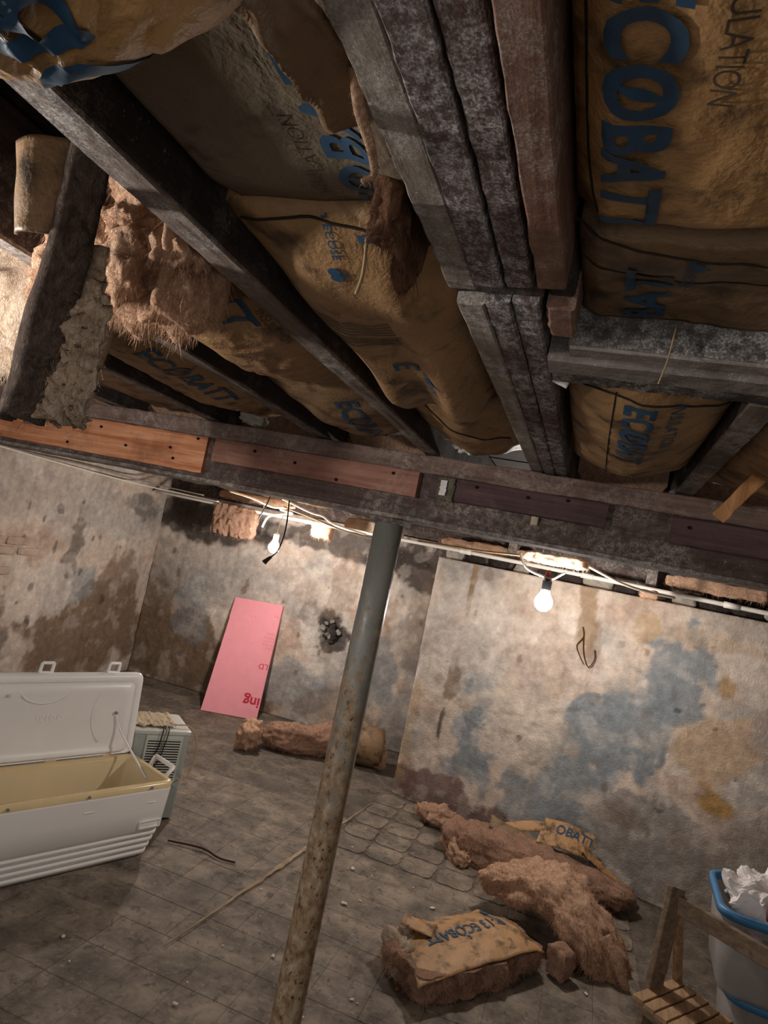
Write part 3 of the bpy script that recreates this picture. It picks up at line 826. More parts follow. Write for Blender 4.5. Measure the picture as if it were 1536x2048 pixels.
# ================================================================== CEILING BATTS
def batt(x0, x1, y0, y1, zf, label, mat='kraft', prints=(), fib=True, seams=(), res=0.006, group='paper-faced batts between the joists', endrise=True):
    cx, cy = (x0 + x1) / 2, (y0 + y1) / 2
    t = empty('insulation_batt', (cx, cy, zf(cx, cy)), label, 'insulation', group)
    nu = max(12, min(70, int((x1 - x0) / res))); nv = max(12, min(130, int((y1 - y0) / res)))
    def fn(u, v):
        x = x0 + (x1 - x0) * u; y = y0 + (y1 - y0) * v
        return (x, y, zf(x, y))
    A, F = grid(fn, nu, nv)
    # paper skin with turned-up sides
    N = len(A); V = list(A); w = nu + 1
    ed = [i for i in range(w)] + [j * w + nu for j in range(1, nv + 1)] + [nv * w + i for i in range(nu - 1, -1, -1)] + [j * w for j in range(nv - 1, 0, -1)]
    for e in ed: V.append((A[e][0], A[e][1], A[e][2] + 0.028))
    m = len(ed); F = [tuple(reversed(f)) for f in F]
    for k in range(m): F.append((ed[k], ed[(k + 1) % m], N + (k + 1) % m, N + k))
    f = mk('paper_facing', (V, F), mat, t, True)
    if fib:
        top = 2.108
        zz = max(p[2] for p in A) + 0.012
        core = []
        for (i0, i1) in ((x0 + 0.002, x1 - 0.002),):
            k = 10
            lo = [(i0 + (i1 - i0) * i / k, y0 + 0.002, zf(i0 + (i1 - i0) * i / k, y0 + 0.002) + 0.012) for i in range(k + 1)]
            hi = [(i0 + (i1 - i0) * i / k, y1 - 0.002, zf(i0 + (i1 - i0) * i / k, y1 - 0.002) + 0.012) for i in range(k + 1)]
            l0 = lo + [(i1, y0 + 0.002, top), (i0, y0 + 0.002, top)]
            l1 = hi + [(i1, y1 - 0.002, top), (i0, y1 - 0.002, top)]
            md = []
            for q in range(1, 8):
                yy = y0 + (y1 - y0) * q / 8
                md.append([(i0 + (i1 - i0) * i / k, yy, zf(i0 + (i1 - i0) * i / k, yy) + 0.012) for i in range(k + 1)] + [(i1, yy, top), (i0, yy, top)])
            core = prism([l0] + md + [l1])
        mk('fiber_core', core, 'fiber', t)
    for pr in prints:
        body, px, py, sdir, size = pr[:5]
        kw = pr[5] if len(pr) > 5 else {}
        # sdir +1: reads away from the camera with letter tops to the right; -1: the other way round
        def pf(s, q, px=px, py=py, sdir=sdir):
            x = px + sdir * q; y = py + sdir * s
            return (x, y, zf(x, y) - 0.0022)
        def tm(s, q, px=px, py=py, sdir=sdir):
            x = px + sdir * q; y = py + sdir * s
            return x0 + 0.004 < x < x1 - 0.004 and y0 + 0.004 < y < y1 - 0.004
        letter('lettering', f, body, pf, size, kw.get('mat', 'ink'), kw.get('bold', 0.02) * size, kw.get('sp', 1.05), kw.get('center', False), kw.get('cut', 0.14), tm)
    for (pts, r) in seams:
        cv = curve([(x, y, 0) for x, y in pts], 8)
        mk('seam', tube([(p.x, p.y, zf(p.x, p.y) - 0.0005) for p in cv], r, 5), 'seam', f)
    return t

def leaf_logo(parent, zf, px, py, sdir, sz):
    """small sprout emblem: two lobes and a leaf"""
    f = [c for c in parent.children if c.name.startswith('paper_facing')][0]
    for (a, b, r1, r2) in ((-0.25, 0, 0.42, 0.5), (0.35, 0.05, 0.42, 0.5), (0.05, 0.75, 0.16, 0.32)):
        V = []; n = 14
        for k in range(n):
            an = 2 * pi * k / n
            s = (a + r1 * cos(an)) * sz; q = (b + r2 * sin(an)) * sz
            x = px + sdir * q; y = py + sdir * s
            V.append((x, y, zf(x, y) - 0.0022))
        mk('emblem', (V, [tuple(range(n))]), 'ink', f)

def leaf_in_o(parent, zf, px, py, sdir, size, bold, sp):
    f = [c for c in parent.children if c.name.startswith('paper_facing')][0]
    E_ = text_mesh('ECO', size, bold * size, sp, 5.0)[0]; O_ = text_mesh('O', size, bold * size, sp, 5.0)[0]
    w = max(v[0] for v in O_) - min(v[0] for v in O_); h = max(v[1] for v in O_) - min(v[1] for v in O_)
    s0 = max(v[0] for v in E_) - w / 2; q0 = (max(v[1] for v in O_) + min(v[1] for v in O_)) / 2
    V = []; n = 12
    for k in range(2 * n):
        tt = (k / n) if k < n else (2 - k / n)
        a = (tt * 2 - 1) * 0.36 * h; b = (1 if k < n else -1) * 0.10 * w * (1 - (tt * 2 - 1) ** 2)
        s = s0 + b * cos(0.35) + a * sin(0.35); q = q0 + a * cos(0.35) - b * sin(0.35)
        x = px + sdir * q; y = py + sdir * s
        V.append((x, y, zf(x, y) - 0.0024))
    mk('emblem', (V, [tuple(range(2 * n))]), 'ink', f)

def g2(x, y, cx, cy, sx, sy):
    return exp(-((x - cx) / sx) ** 2 - ((y - cy) / sy) ** 2)

def pill(t, e=0.12):
    """pillow profile on 0..1"""
    return max(0.0, min(1.0, min(t, 1 - t) / e)) ** 0.5 if 0 < t < 1 else 0.0

# bay A (left of the trimmer)
def zA1(x, y):
    u = min(max((x + 0.500) / 0.276, 0), 1); v = min(max((y + 0.45) / 0.80, 0), 1)
    e = 1 - (1 - min(1, (1 - v) / 0.075)) ** 2.2
    b = (1 - abs(2 * (u * 0.8 + 0.12) - 1) ** 2.4)
    z = 1.985 - (0.140 * b + 0.006) * (0.25 + 0.75 * e)
    z += 0.006 * nz(x * 14, y * 10 - x * 9, 1.0) + 0.013 * abs(nz(x * 34 + y * 16, y * 20 - x * 10, 4.0)) + 0.005 * nz(x * 45 - y * 30, y * 40 + x * 20, 9.0)
    return z
A1 = batt(-0.500, -0.224, -0.45, 0.352, zA1, 'sagging paper-faced batt at the upper left corner, nearest the camera', 'kraft_bright',
          [('ECOBATT', -0.315, 0.455, -1, 0.085, {'sp': 1.0, 'cut': 0.055}), ('INSULATION', -0.245, 0.20, -1, 0.02, {'mat': 'ink_grey', 'bold': 0})], fib=False)
def zA2(x, y):
    return 1.972 + 0.004 * nz(x * 12, y * 9, 2) + 0.02 * sst(0.60, 0.70, y) - 0.02 * sst(-0.30, -0.23, x)
A2 = batt(-0.478, -0.224, 0.36, 0.674, zA2, 'flat shadowed batt printed INSULATION behind the sagging one', 'kraft_grey',
     [('ECOBATT', -0.262, 0.735, -1, 0.075, {'sp': 1.12}), ('INSULATION', -0.335, 0.64, -1, 0.024, {'mat': 'ink_grey', 'bold': -0.005, 'sp': 0.95})])
leaf_in_o(A2, zA2, -0.262, 0.735, -1, 0.075, 0.02, 1.12)
def zA3(x, y):
    u = (x + 0.496) / 0.272; v = (y - 0.675) / 0.70
    b = pill(u, 0.3) * pill(v, 0.25)
    z = 1.985 - 0.052 * b - 0.03 * v
    z += 0.021 * sin(u * 13 + 1.2 * nz(y * 4, 1) + v * 1.5) * sst(0.25, 0.9, v) * pill(v, 0.2) + 0.007 * nz(x * 22, y * 9, 5)
    z -= 0.020 * g2(x, y, -0.36, 1.22, 0.05, 0.14) + 0.020 * g2(x, y, -0.28, 1.20, 0.035, 0.18)
    return z
A3 = batt(-0.500, -0.224, 0.675, 1.375, zA3, 'folded paper-faced batt in the middle, between first joist and built-up trimmer', 'kraft',
     [('ECOBATT', -0.330, 0.385, 1, 0.075, {'sp': 1.05}), ('with ECOSE', -0.372, 0.655, 1, 0.016), ('with ECOSE', -0.330, 1.06, 1, 0.018), ('E', -0.372, 1.03, 1, 0.06)]
     , seams=[([(-0.49, 0.70), (-0.40, 0.685), (-0.30, 0.70), (-0.23, 0.69)], 0.0022)])
leaf_logo(A3, zA3, -0.378, 0.765, 1, 0.018); leaf_logo(A3, zA3, -0.325, 1.10, 1, 0.018)
f3 = [c for c in A3.children if c.name.startswith('paper_facing')][0]
for k in range(8):
    yy = 0.90 + 0.010 * (k % 5) + (0.055 if k > 4 else 0)
    mk('wavy_line', tube([(-0.47 + 0.012 * i, yy + 0.003 * sin(i * 0.9) + 0.02 * (i / 17) * -1, zA3(-0.47 + 0.012 * i, yy + 0.003 * sin(i * 0.9) - 0.02 * (i / 17)) - 0.0008) for i in range(12)], 0.0008, 4), 'ink_grey', f3)
def zA4(x, y):
    u = (x + 0.49) / 0.26; v = (y - 1.36) / 0.62
    return 1.99 - 0.055 * pill(u, 0.3) * pill(v, 0.3) + 0.012 * nz(x * 18, y * 9, 7) + 0.01 * sin(u * 9)
batt(-0.498, -0.226, 1.378, 1.985, zA4, 'crumpled batt just before the main beam, left of the built-up trimmer', 'kraft', seams=[([(-0.48, 1.40), (-0.38, 1.55), (-0.26, 1.72)], 0.0025)])

# bay B
def zB0(x, y): return 1.985 + 0.006 * nz(x * 9, y * 9, 3)
batt(-0.87, -0.55, -0.3, 0.46, zB0, 'dim batt in the second bay at the left edge of the view', 'kraft_dark')
def zB2(x, y):
    u = (x + 0.872) / 0.322; v = (y - 0.80) / 0.64
    return 1.995 - 0.078 * pill(u, 0.4) * pill(v, 0.35) + 0.008 * nz(x * 16, y * 10, 8) + 0.004 * nz(x * 40, y * 40, 2)
batt(-0.872, -0.55, 0.91, 1.43, zB2, 'bulging batt in the second bay below the hanging pink fiber', 'kraft',
     [('ECOBATT', -0.665, 0.60, 1, 0.085), ('INSULATION', -0.60, 0.95, 1, 0.022, {'mat': 'ink_grey', 'bold': 0})])
def zB3(x, y):
    u = (x + 0.872) / 0.322; v = (y - 1.43) / 0.55
    return 1.995 - 0.066 * pill(u, 0.4) * pill(v, 0.35) + 0.012 * nz(x * 16, y * 12, 18)
batt(-0.872, -0.55, 1.435, 1.985, zB3, 'crumpled batt in the second bay against the main beam', 'kraft_dark', [('ECOBATT', -0.68, 1.52, 1, 0.08)])
# bay C, D, E
def zC(x, y):
    u = (x + 1.295) / 0.38; v = (y - 0.9) / 1.08
    return 1.998 - 0.07 * pill(u, 0.4) * pill(v, 0.3) + 0.012 * nz(x * 14, y * 8, 28) + 0.004 * nz(x * 40, y * 40, 2)
batt(-1.295, -0.915, 1.10, 1.98, zC, 'streaked batt in the third bay from the built-up trimmer', 'kraft', [('ECOBATT', -1.06, 1.22, 1, 0.085)])
def zD(x, y):
    return 2.0 - 0.05 * pill((x + 1.71) / 0.38, 0.4) + 0.012 * nz(x * 14, y * 8, 38)
batt(-1.71, -1.335, 0.8, 1.98, zD, 'dark batt in the fourth bay above the orange plank', 'kraft_dark')
def zE(x, y):
    return 2.01 - 0.04 * pill((x + 2.12) / 0.38, 0.4) + 0.012 * nz(x * 14, y * 8, 48)
batt(-2.12, -1.75, 0.8, 1.98, zE, 'batt at the left edge above the orange plank', 'kraft_dark')

# right of the trimmer
def zR1(x, y):
    v = y
    z = 1.952 - 0.022 * g2(x, y, 0.06, 0.25, 0.14, 0.35) + 0.035 * sst(0.62, 0.68, y + 0.10 * (x + 0.03))
    z += 0.005 * nz(x * 13, y * 10, 6) + 0.0025 * nz(x * 40, y * 34, 2) + 0.03 * sst(-0.045, -0.085, x)
    return z
R1 = batt(-0.077, 0.34, -0.5, 0.665, zR1, 'large golden batt printed with big blue letters at the upper right', 'kraft_bright',
          [('ECOBATT', -0.050, 0.335, 1, 0.067, {'sp': 1.04, 'bold': 0.035}), ('E', 0.047, 0.345, 1, 0.06), ('INSULATION', 0.016, 0.325, 1, 0.024, {'mat': 'ink_grey', 'bold': -0.004, 'sp': 0.9})],
          seams=[([(-0.066, 0.3), (-0.066, 0.42), (-0.064, 0.55), (-0.055, 0.62)], 0.0012)])
leaf_in_o(R1, zR1, -0.050, 0.335, 1, 0.067, 0.035, 1.04)
def zR2(x, y):
    z = 1.972 - 0.022 * g2(x, y, 0.05, 0.70, 0.2, 0.07) + 0.006 * nz(x * 14, y * 16, 16) + 0.003 * nz(x * 40, y * 40, 12) + 0.012 * sst(-0.05, -0.08, x)
    return z
R2 = batt(-0.074, 0.34, 0.668, 0.903, zR2, 'creased dark batt between the large golden batt and the doubled header', 'kraft_dark',
     [('ECOBATT', 0.025, 1.03, -1, 0.067, {'sp': 1.02, 'bold': 0.035}), ('with ECOSE', 0.035, 0.69, 1, 0.018)],
     seams=[([(-0.08, 0.66), (0.0, 0.685), (0.12, 0.70), (0.33, 0.69)], 0.0016), ([(-0.075, 0.735), (-0.03, 0.75), (0.12, 0.765), (0.33, 0.745)], 0.0014)])
leaf_logo(R2, zR2, 0.046, 0.705, 1, 0.012)
def zR3(x, y):
    u = (x + 0.10) / 0.27; v = (y - 1.10) / 0.70
    return 1.975 - 0.085 * pill(u, 0.45) * (0.35 + 0.65 * pill(min(v, 0.999), 0.3)) + 0.005 * nz(x * 16, y * 10, 26) + 0.003 * nz(x * 38, y * 38, 2)
R3 = batt(-0.102, 0.168, 1.095, 1.82, zR3, 'stitched barrel-shaped batt hanging between the header and the main beam', 'kraft',
     [('ECOBATT', 0.003, 1.135, 1, 0.072, {'sp': 1.02, 'bold': 0.03}), ('INSULATION', 0.075, 1.13, 1, 0.03, {'mat': 'ink', 'bold': 0.0})],
     seams=[([(-0.015, 1.12), (-0.015, 1.4), (-0.012, 1.8)], 0.0014), ([(-0.10, 1.14), (-0.02, 1.125), (0.06, 1.13), (0.16, 1.16)], 0.0022)])
leaf_in_o(R3, zR3, 0.003, 1.135, 1, 0.072, 0.03, 1.02)
def zR4(x, y):
    return 1.975 - 0.07 * pill((x - 0.23) / 0.36, 0.4) * pill((y - 1.1) / 0.85, 0.3) + 0.006 * nz(x * 12, y * 9, 6)
batt(0.23, 0.59, 1.10, 1.95, zR4, 'brown batt at the right edge beyond the blotched joist', 'kraft')

# batts between the beam and the walls, glimpsed under the beam
for k, (xa, xb) in enumerate(((-0.87, -0.56), (-1.29, -0.92), (-1.70, -1.34), (-2.11, -1.76), (-2.52, -2.17), (-2.93, -2.58), (-3.34, -2.99), (-3.75, -3.40))):
    def zz(x, y, xa=xa, xb=xb, k=k):
        return 1.96 - 0.07 * pill((x - xa) / (xb - xa), 0.4) + 0.02 * nz(x * 9, y * 6, k * 5)
    batt(xa, xb, 2.12, 5.50, zz, 'batt in bay %s from the trimmer, running from the main beam to the back wall' % ('two', 'three', 'four', 'five', 'six', 'seven', 'eight', 'nine')[k], 'kraft_bright' if k in (4, 5) else 'kraft_dark', res=0.02)
for k, (xa, xb) in enumerate(((-0.10, 0.165), (0.23, 0.59), (0.65, 1.02))):
    def zz(x, y, xa=xa, xb=xb, k=k):
        return 1.95 - 0.07 * pill((x - xa) / (xb - xa), 0.4) + 0.02 * nz(x * 9, y * 6, k * 7 + 40)
    batt(xa, xb, 2.12, 3.95, zz, 'batt behind the main beam in bay %s right of the trimmer' % ('one', 'two', 'three')[k], 'kraft_dark', res=0.02)

# hanging fiber
def hw(w):
    # ragged curtain: lower rim drawn down in tatters
    if w.z < 0:
        w = w + Vector((0, 0, -0.05 * max(0, nz(w.x * 22, w.y * 14, 3.0)) - 0.012))
    return w
t = empty('torn_insulation', (-0.715, 0.76, 1.85), 'big torn clump of pink fiber hanging in the second bay', 'insulation')
def fold(w):
    w = w + Vector((0, -0.028 * nz(w.x * 26, w.z * 7, 2.0) - 0.016 * nz(w.x * 50, w.z * 16, 6.0), 0))
    return hw(w)
vf = blob((-0.712, 0.80, 1.985), (0.165, 0.05, 0.10), (0.05, 0.15, -0.3), 0.02, 9, 4.0, 50, 5, fold)
fluff_part('fiber_mass', t, vf, 'fiber', 9000, 0.013, width=0.0004, droop=1.0, seed=3)
for k, (dx, dy, top_, bot_, rr_) in enumerate(((-0.835, 0.775, 1.98, 1.872, 0.030), (-0.800, 0.745, 2.00, 1.850, 0.034), (-0.765, 0.765, 2.02, 1.875, 0.030), (-0.735, 0.735, 2.00, 1.862, 0.032), (-0.700, 0.760, 2.01, 1.890, 0.030),
                                        (-0.668, 0.730, 1.99, 1.858, 0.033), (-0.640, 0.755, 2.00, 1.885, 0.028), (-0.608, 0.735, 1.99, 1.900, 0.030), (-0.580, 0.750, 1.98, 1.915, 0.022), (-0.780, 0.735, 2.04, 1.95, 0.03), (-0.690, 0.725, 2.05, 1.955, 0.032))):
    h_ = (top_ - bot_) / 2
    def dw(w, k=k, h_=h_):
        tt = (h_ - w.z) / (2 * h_)
        return w + Vector((0.020 * nz(tt * 3, k * 3.1) + 0.010 * nz(w.z * 40, k), 0.022 * nz(tt * 3 + 5, k * 2.3), -0.012 * nz(w.x * 60, w.y * 60, k) * tt))
    vf = blob((dx, dy, (top_ + bot_) / 2), (rr_, rr_ * 0.7, h_), (0.1 * nz(k * 1.7), 0.25 * nz(k * 2.9), 0), 0.014, 26, 60 + k, 16, 3.0, dw)
    fluff_part('fiber_tatter', t, vf, 'fiber', 1500, 0.012, width=0.00035, droop=1.2, seed=30 + k)
t = empty('torn_insulation', (-1.12, 0.95, 1.80), 'pale loose fiber strands at the left edge beside the hanging flap', 'insulation')
vf = blob((-1.09, 1.0, 1.93), (0.12, 0.07, 0.13), (0.1, 0.2, 0.0), 0.03, 9, 14.0, 40, 4, fold)
fluff_part('fiber_mass', t, vf, 'fiber_pale', 4600, 0.016, width=0.0005, droop=1.0, seed=5)

# hanging flap of paper-backed batt
t = empty('hanging_flap', (-0.62, 0.57, 1.66), 'dark strip of paper-backed batt dangling before the pink fiber at the left edge', 'insulation')
def fl(u, v):
    x = -0.722 + 0.098 * u + 0.030 * v - 0.030 * u * v; z = 1.988 - 0.112 * v - 0.006 * sin(pi * u); y = 0.575 - 0.02 * sin(pi * u)
    return (x, y + 0.003 * nz(x * 20, z * 20), z)
mk('paper_facing', slab(fl, 14, 20, 0.004), 'kraft_dark', t, True)
def fst(u, v):
    xl = -0.630 - 0.020 * sst(0.3, 0.75, v) + 0.004 * nz(v * 9, 2); xr = -0.598 - 0.004 * v - 0.012 * sst(0.8, 1.0, v) + 0.004 * nz(v * 11, 5)
    return (xl + (xr - xl) * u, 0.585 - 0.018 * sin(pi * u) + 0.012 * v, 1.990 - 0.325 * v + 0.010 * nz(u * 5, 1) * v)
vf = slab(fst, 10, 44, 0.016)
fluff_part('soiled_shaded_fiber', t, vf, 'fiber_char', 900, 0.006, width=0.0003, seed=8)
def fpl(u, v):
    xr = -0.602 + 0.034 * sst(0.0, 0.5, v) + 0.012 * nz(v * 13, 5) + 0.006 * nz(v * 40, 2)
    return (-0.632 + (xr + 0.632) * u, 0.612 - 0.014 * sin(pi * u), 1.870 - 0.200 * v + 0.014 * nz(u * 7, 4) * v)
vf = slab(fpl, 30, 90, 0.02)
vf = ([(x + 0.006 * nz(x * 60, z * 60, 1), y + 0.006 * nz(x * 90, z * 90, 7) + 0.004 * nz(x * 200, z * 200, 3), z) for x, y, z in vf[0]], vf[1])
fluff_part('pale_fiber_edge', t, vf, 'fiber_pale', 5000, 0.012, width=0.0003, droop=0.4, seed=9, spread=1.1)

# torn fiber beside the trimmer
t = empty('torn_insulation', (-0.235, 0.56, 1.90), 'ragged brown tuft hanging beside the built-up trimmer', 'insulation')
vf = blob((-0.252, 0.635, 1.948), (0.016, 0.055, 0.032), (0, 0, 0), 0.022, 18, 31, 18, 4, hw)
fluff_part('fiber_mass', t, vf, 'fiber_brown', 1600, 0.010, width=0.0004, droop=1.2, seed=12)
vf = tube(curve([(-0.226, 0.42, 1.945), (-0.229, 0.445, 1.93), (-0.227, 0.475, 1.918), (-0.232, 0.50, 1.912), (-0.241, 0.498, 1.905)], 5), 0.006, 7, rfun=lambda q: 1.1 - 0.8 * q)
fluff_part('fiber_wisp', t, vf, 'fiber', 400, 0.006, width=0.0003, seed=13)
def pf_(u, v):
    x = -0.262 + 0.036 * u - 0.018 * v * (1 - u); y = 0.30 + 0.20 * v; z = 1.90 + 0.05 * v + 0.02 * u + 0.006 * nz(u * 6, v * 7)
    return (x, y, z)
o = mk('torn_paper', slab(pf_, 10, 26, 0.002), 'kraft_dark', None, True)
tag(o, 'torn paper edge curling beside the built-up trimmer', 'paper')
# splintered lath
def sp_(a, b, w, seed):
    return timber(a, b, w, 0.012, 12, 0.004, seed, 0.002, updir=(0, 1, 0), ends=0.03)
o = mk('splintered_lath', sp_((0.335, 1.60, 1.985), (0.240, 1.60, 1.835), 0.030, 4.4), 'lath'); tag(o, 'splintered wooden lath dangling at the right edge before the main beam', 'lath')

# ================================================================== COOLER
CA = math.atan2(0.927, 0.375)
co = empty('ice_chest', (-1.664, 2.867, 0), 'large white ice chest standing open on the floor at the left', 'cooler')
CM = frame((-1.664, 2.867, 0), CA)
LEN, WID, CH = 1.06, 0.385, 0.335
def csec(z, ins_end, ins_front, r):
    return rrect(-LEN + ins_end, -ins_end, ins_front, WID - ins_front * 0.6, r, z, 5)
prof = [(0.000, 0.060, 0.062, 0.03), (0.012, 0.050, 0.050, 0.035)]
for k in range(4):
    z = 0.018 + 0.030 * k; e = 0.048 - 0.0075 * k; f = 0.047 - 0.0055 * k
    prof += [(z, e, f, 0.035), (z + 0.004, e - 0.010, f - 0.010, 0.035), (z + 0.018, e - 0.011, f - 0.011, 0.035), (z + 0.023, e, f, 0.035)]
prof += [(0.140, 0.014, 0.016, 0.035), (0.147, 0.006, 0.010, 0.035), (0.24, 0.003, 0.005, 0.035), (CH - 0.012, 0.0, 0.0, 0.035), (CH - 0.004, 0.0, 0.0, 0.035), (CH, 0.004, 0.004, 0.033)]
out = [csec(*p) for p in prof]
cbody = mk('body', xf(prism(out), CM), 'white_pl', co, True)
# yellowed rim and cream liner
def ring(lo, li):
    n = len(lo[0]); V = []; F = []
    loops = lo + li
    for l in loops: V += l
    for k in range(len(loops) - 1):
        for i in range(n):
            j = (i + 1) % n
            F.append((k * n + i, k * n + j, (k + 1) * n + j, (k + 1) * n + i))
    return V, F
lo = [rrect(-LEN, 0, 0, WID, 0.035, CH - 0.002), rrect(-LEN - 0.001, 0.001, -0.001, WID + 0.001, 0.036, CH + 0.018), rrect(-LEN + 0.006, -0.006, 0.006, WID - 0.006, 0.032, CH + 0.026)]
li = [rrect(-LEN + 0.030, -0.030, 0.030, WID - 0.030, 0.025, CH + 0.024), rrect(-LEN + 0.034, -0.034, 0.034, WID - 0.034, 0.024, CH + 0.005)]
rim = mk('rim', xf(ring(lo, li), CM), 'yellowed', co, True)
ln = [rrect(-LEN + 0.034, -0.034, 0.034, WID - 0.034, 0.024, CH + 0.006), rrect(-LEN + 0.05, -0.055, 0.045, WID - 0.045, 0.03, 0.12), rrect(-LEN + 0.09, -0.10, 0.06, WID - 0.06, 0.03, 0.05)]
V, F = ring(ln, [])
F.append(tuple(2 * len(ln[0]) + i for i in range(len(ln[0]))))
# cut the solid top so that the liner is open: rebuild body without its cap
bpy.data.objects.remove(cbody)
V0, F0 = prism(out); F0 = F0[:-1]
cbody = mk('body', xf((V0, F0), CM), 'white_pl', co, True)
mk('liner', xf((V, F), CM), 'cream', co, True)
for (px, py) in ((-0.12, -0.002), (-0.42, -0.002), (-0.75, -0.002)):
    mk('catch_screw', xf(lathe([(0.0005, -0.006), (0.006, -0.005), (0.007, 0.002)], (px, py, CH + 0.010), 8, 'Y'), CM), 'steel_scr', rim)
# badge and embossed frame
bx0, bx1, bz0, bz1 = -0.135, -0.035, 0.160, 0.187
def badge(u, v): return (bx0 + (bx1 - bx0) * u, 0.0045 + 0.002 * (1 - v), bz0 + (bz1 - bz0) * v)
bd = mk('badge', xf(slab(badge, 2, 2, 0.003), CM), 'white_pl2', cbody)
letter('lettering', bd, 'igloo', lambda s, t: CM @ Vector((bx0 + 0.022 + s, 0.0005, bz0 + 0.008 + t)), 0.022, 'white_pl', 0.0, 1.0, False, 0.5)
fr = []
for (a, b, c, d) in ((bx0 - 0.004, bx1 + 0.004, bz1, bz1 + 0.003), (bx0 - 0.004, bx1 + 0.004, bz0 - 0.003, bz0), (bx0 - 0.004, bx0, bz0, bz1), (bx1, bx1 + 0.004, bz0, bz1)):
    fr.append(box(a, b, -0.0005, 0.008, c, d))
mk('badge_frame', xf(merge(*fr), CM), 'white_pl', cbody)
for px in (-0.10, -0.40):
    mk('latch_mark', xf(box(px - 0.025, px + 0.02, -0.0006, 0.004, 0.275, 0.2775), CM), 'white_pl2', cbody)
# lid, swung up and leaning back a little
LA = radians(96)
LM = CM @ Matrix.Translation(Vector((0, WID + 0.012, CH + 0.022))) @ Matrix.Rotation(-(LA), 4, 'X')
# lid local: x along, y from hinge (0) to -depth when closed, inner side at z=0, outer at z=+
LD = 0.395
def lsec(ins, z, r=0.03): return rrect(-LEN + ins, -ins, -LD + ins, -ins * 0.3, r, z, 5)
louter = [lsec(0.0, 0.004), lsec(-0.002, 0.012), lsec(-0.002, 0.040), lsec(0.012, 0.058), lsec(0.04, 0.062)]
lid = mk('lid', xf(prism(louter), LM), 'white_pl2', co, True)
lip = ring([lsec(0.0, 0.004), lsec(0.004, -0.004), lsec(0.012, -0.008)], [lsec(0.026, -0.008), lsec(0.032, -0.002), lsec(0.040, 0.003)])
mk('lid_lip', xf(lip, LM), 'white_pl2', lid, True)
pan = prism([lsec(0.036, 0.003, 0.025), lsec(0.046, -0.012, 0.03), lsec(0.085, -0.014, 0.05), lsec(0.10, -0.006, 0.05)])
mk('lid_liner', xf(pan, LM), 'white_pl', lid, True)
# moulded details of the liner
def lidpt(x, y, z): return LM @ Vector((x, y, z))
for xa in (-0.20, -0.78):
    mk('moulded_rib', tube([lidpt(xa + (0.05 * (1 - ((k / 10) * 2 - 1) ** 2)) * (-1 if xa > -0.5 else 1), -0.07 - 0.25 * k / 10, -0.008) for k in range(11)], 0.004, 6), 'white_pl2', lid, True)
mk('moulded_rib', tube([lidpt(-0.50 + 0.11 * cos(pi + pi * k / 12), -0.335 + 0.07 * sin(pi * k / 12) * 1.0, -0.0105) for k in range(13)], 0.004, 6), 'white_pl2', lid, True)
letter('lettering', lid, 'igloo', lambda s, t: lidpt(-0.52 + s, -0.185 - t * -1.0 * -1.0, -0.0085), 0.06, 'white_pl2', 0.0, 1.1, False, 0.5)
letter('handwriting', lid, 'AS', lambda s, t: lidpt(-0.675 + s, -0.295 - t * -1.0 * -1.0, -0.0150), 0.022, 'ink_grey', -0.0004, 0.9, False, 0.5)
for px in (-0.165, -0.50, -0.83):
    loop = [(px - 0.028, -LD - 0.003), (px + 0.028, -LD - 0.003), (px + 0.034, -LD - 0.048), (px - 0.020, -LD - 0.048)]
    fr = []
    for k in range(4):
        a = loop[k]; b = loop[(k + 1) % 4]
        fr.append(tube([(a[0], a[1], 0.022), (b[0], b[1], 0.022)], 0.0075, 6))
    mk('latch', xf(merge(*fr), LM), 'white_pl2', lid)
for px in (-0.14, -0.42, -0.74):
    mk('hinge', xf(box(px - 0.025, px + 0.025, WID - 0.006, WID + 0.016, CH + 0.006, CH + 0.030), CM), 'cream', co)
mk('stay_strap', tube(curve([lidpt(-0.13, -0.205, -0.012), lidpt(-0.10, -0.12, -0.03), CM @ Vector((-0.05, WID - 0.12, CH + 0.03)), CM @ Vector((-0.040, 0.17, CH - 0.02))], 6), 0.0055, 6), 'white_pl2', co, True)
mk('stay_clip', xf(lathe([(0.0005, -0.02), (0.008, -0.018), (0.008, -0.01)], (0, 0, 0), 8), LM @ Matrix.Translation(Vector((-0.13, -0.205, 0.0)))), 'steel_scr', lid)
# end handle, swung up
hp = [(0.004, 0.12, CH - 0.03), (0.055, 0.105, CH + 0.045), (0.055, 0.265, CH + 0.045), (0.004, 0.25, CH - 0.03)]
mk('handle', xf(merge(*[tube([hp[k], hp[k + 1]], 0.011, 6) for k in range(3)]), CM), 'white_pl2', co, True)

# ================================================================== OLD APPLIANCE
AA = math.atan2(0.74, 0.67)
ac = empty('air_conditioner', (-1.85, 3.24, 0), 'grey-green boxy air conditioner standing behind the ice chest', 'appliance')
AM = frame((-1.85, 3.24, 0), AA)
AH = 0.47
mk('cabinet', xf(prism([rrect(-0.29, 0, 0, 0.30, 0.012, 0.015, 3), rrect(-0.29, 0, 0, 0.30, 0.012, AH - 0.02, 3)]), AM), 'ac', ac)
top = mk('top_panel', xf(prism([rrect(-0.294, 0.004, -0.004, 0.305, 0.014, AH - 0.02, 3), rrect(-0.294, 0.004, -0.004, 0.305, 0.014, AH - 0.004, 3), rrect(-0.285, -0.006, 0.006, 0.295, 0.012, AH, 3)]), AM), 'ac_top', ac)
gr = mk('grille_recess', xf(box(-0.215, -0.045, -0.002, 0.01, 0.20, 0.425), AM), 'dark', ac)
for k in range(17):
    z = 0.205 + k * 0.0133
    mk('louver', xf(box(-0.215, -0.045, -0.006, -0.001, z, z + 0.0062), AM), 'ac_top', gr)
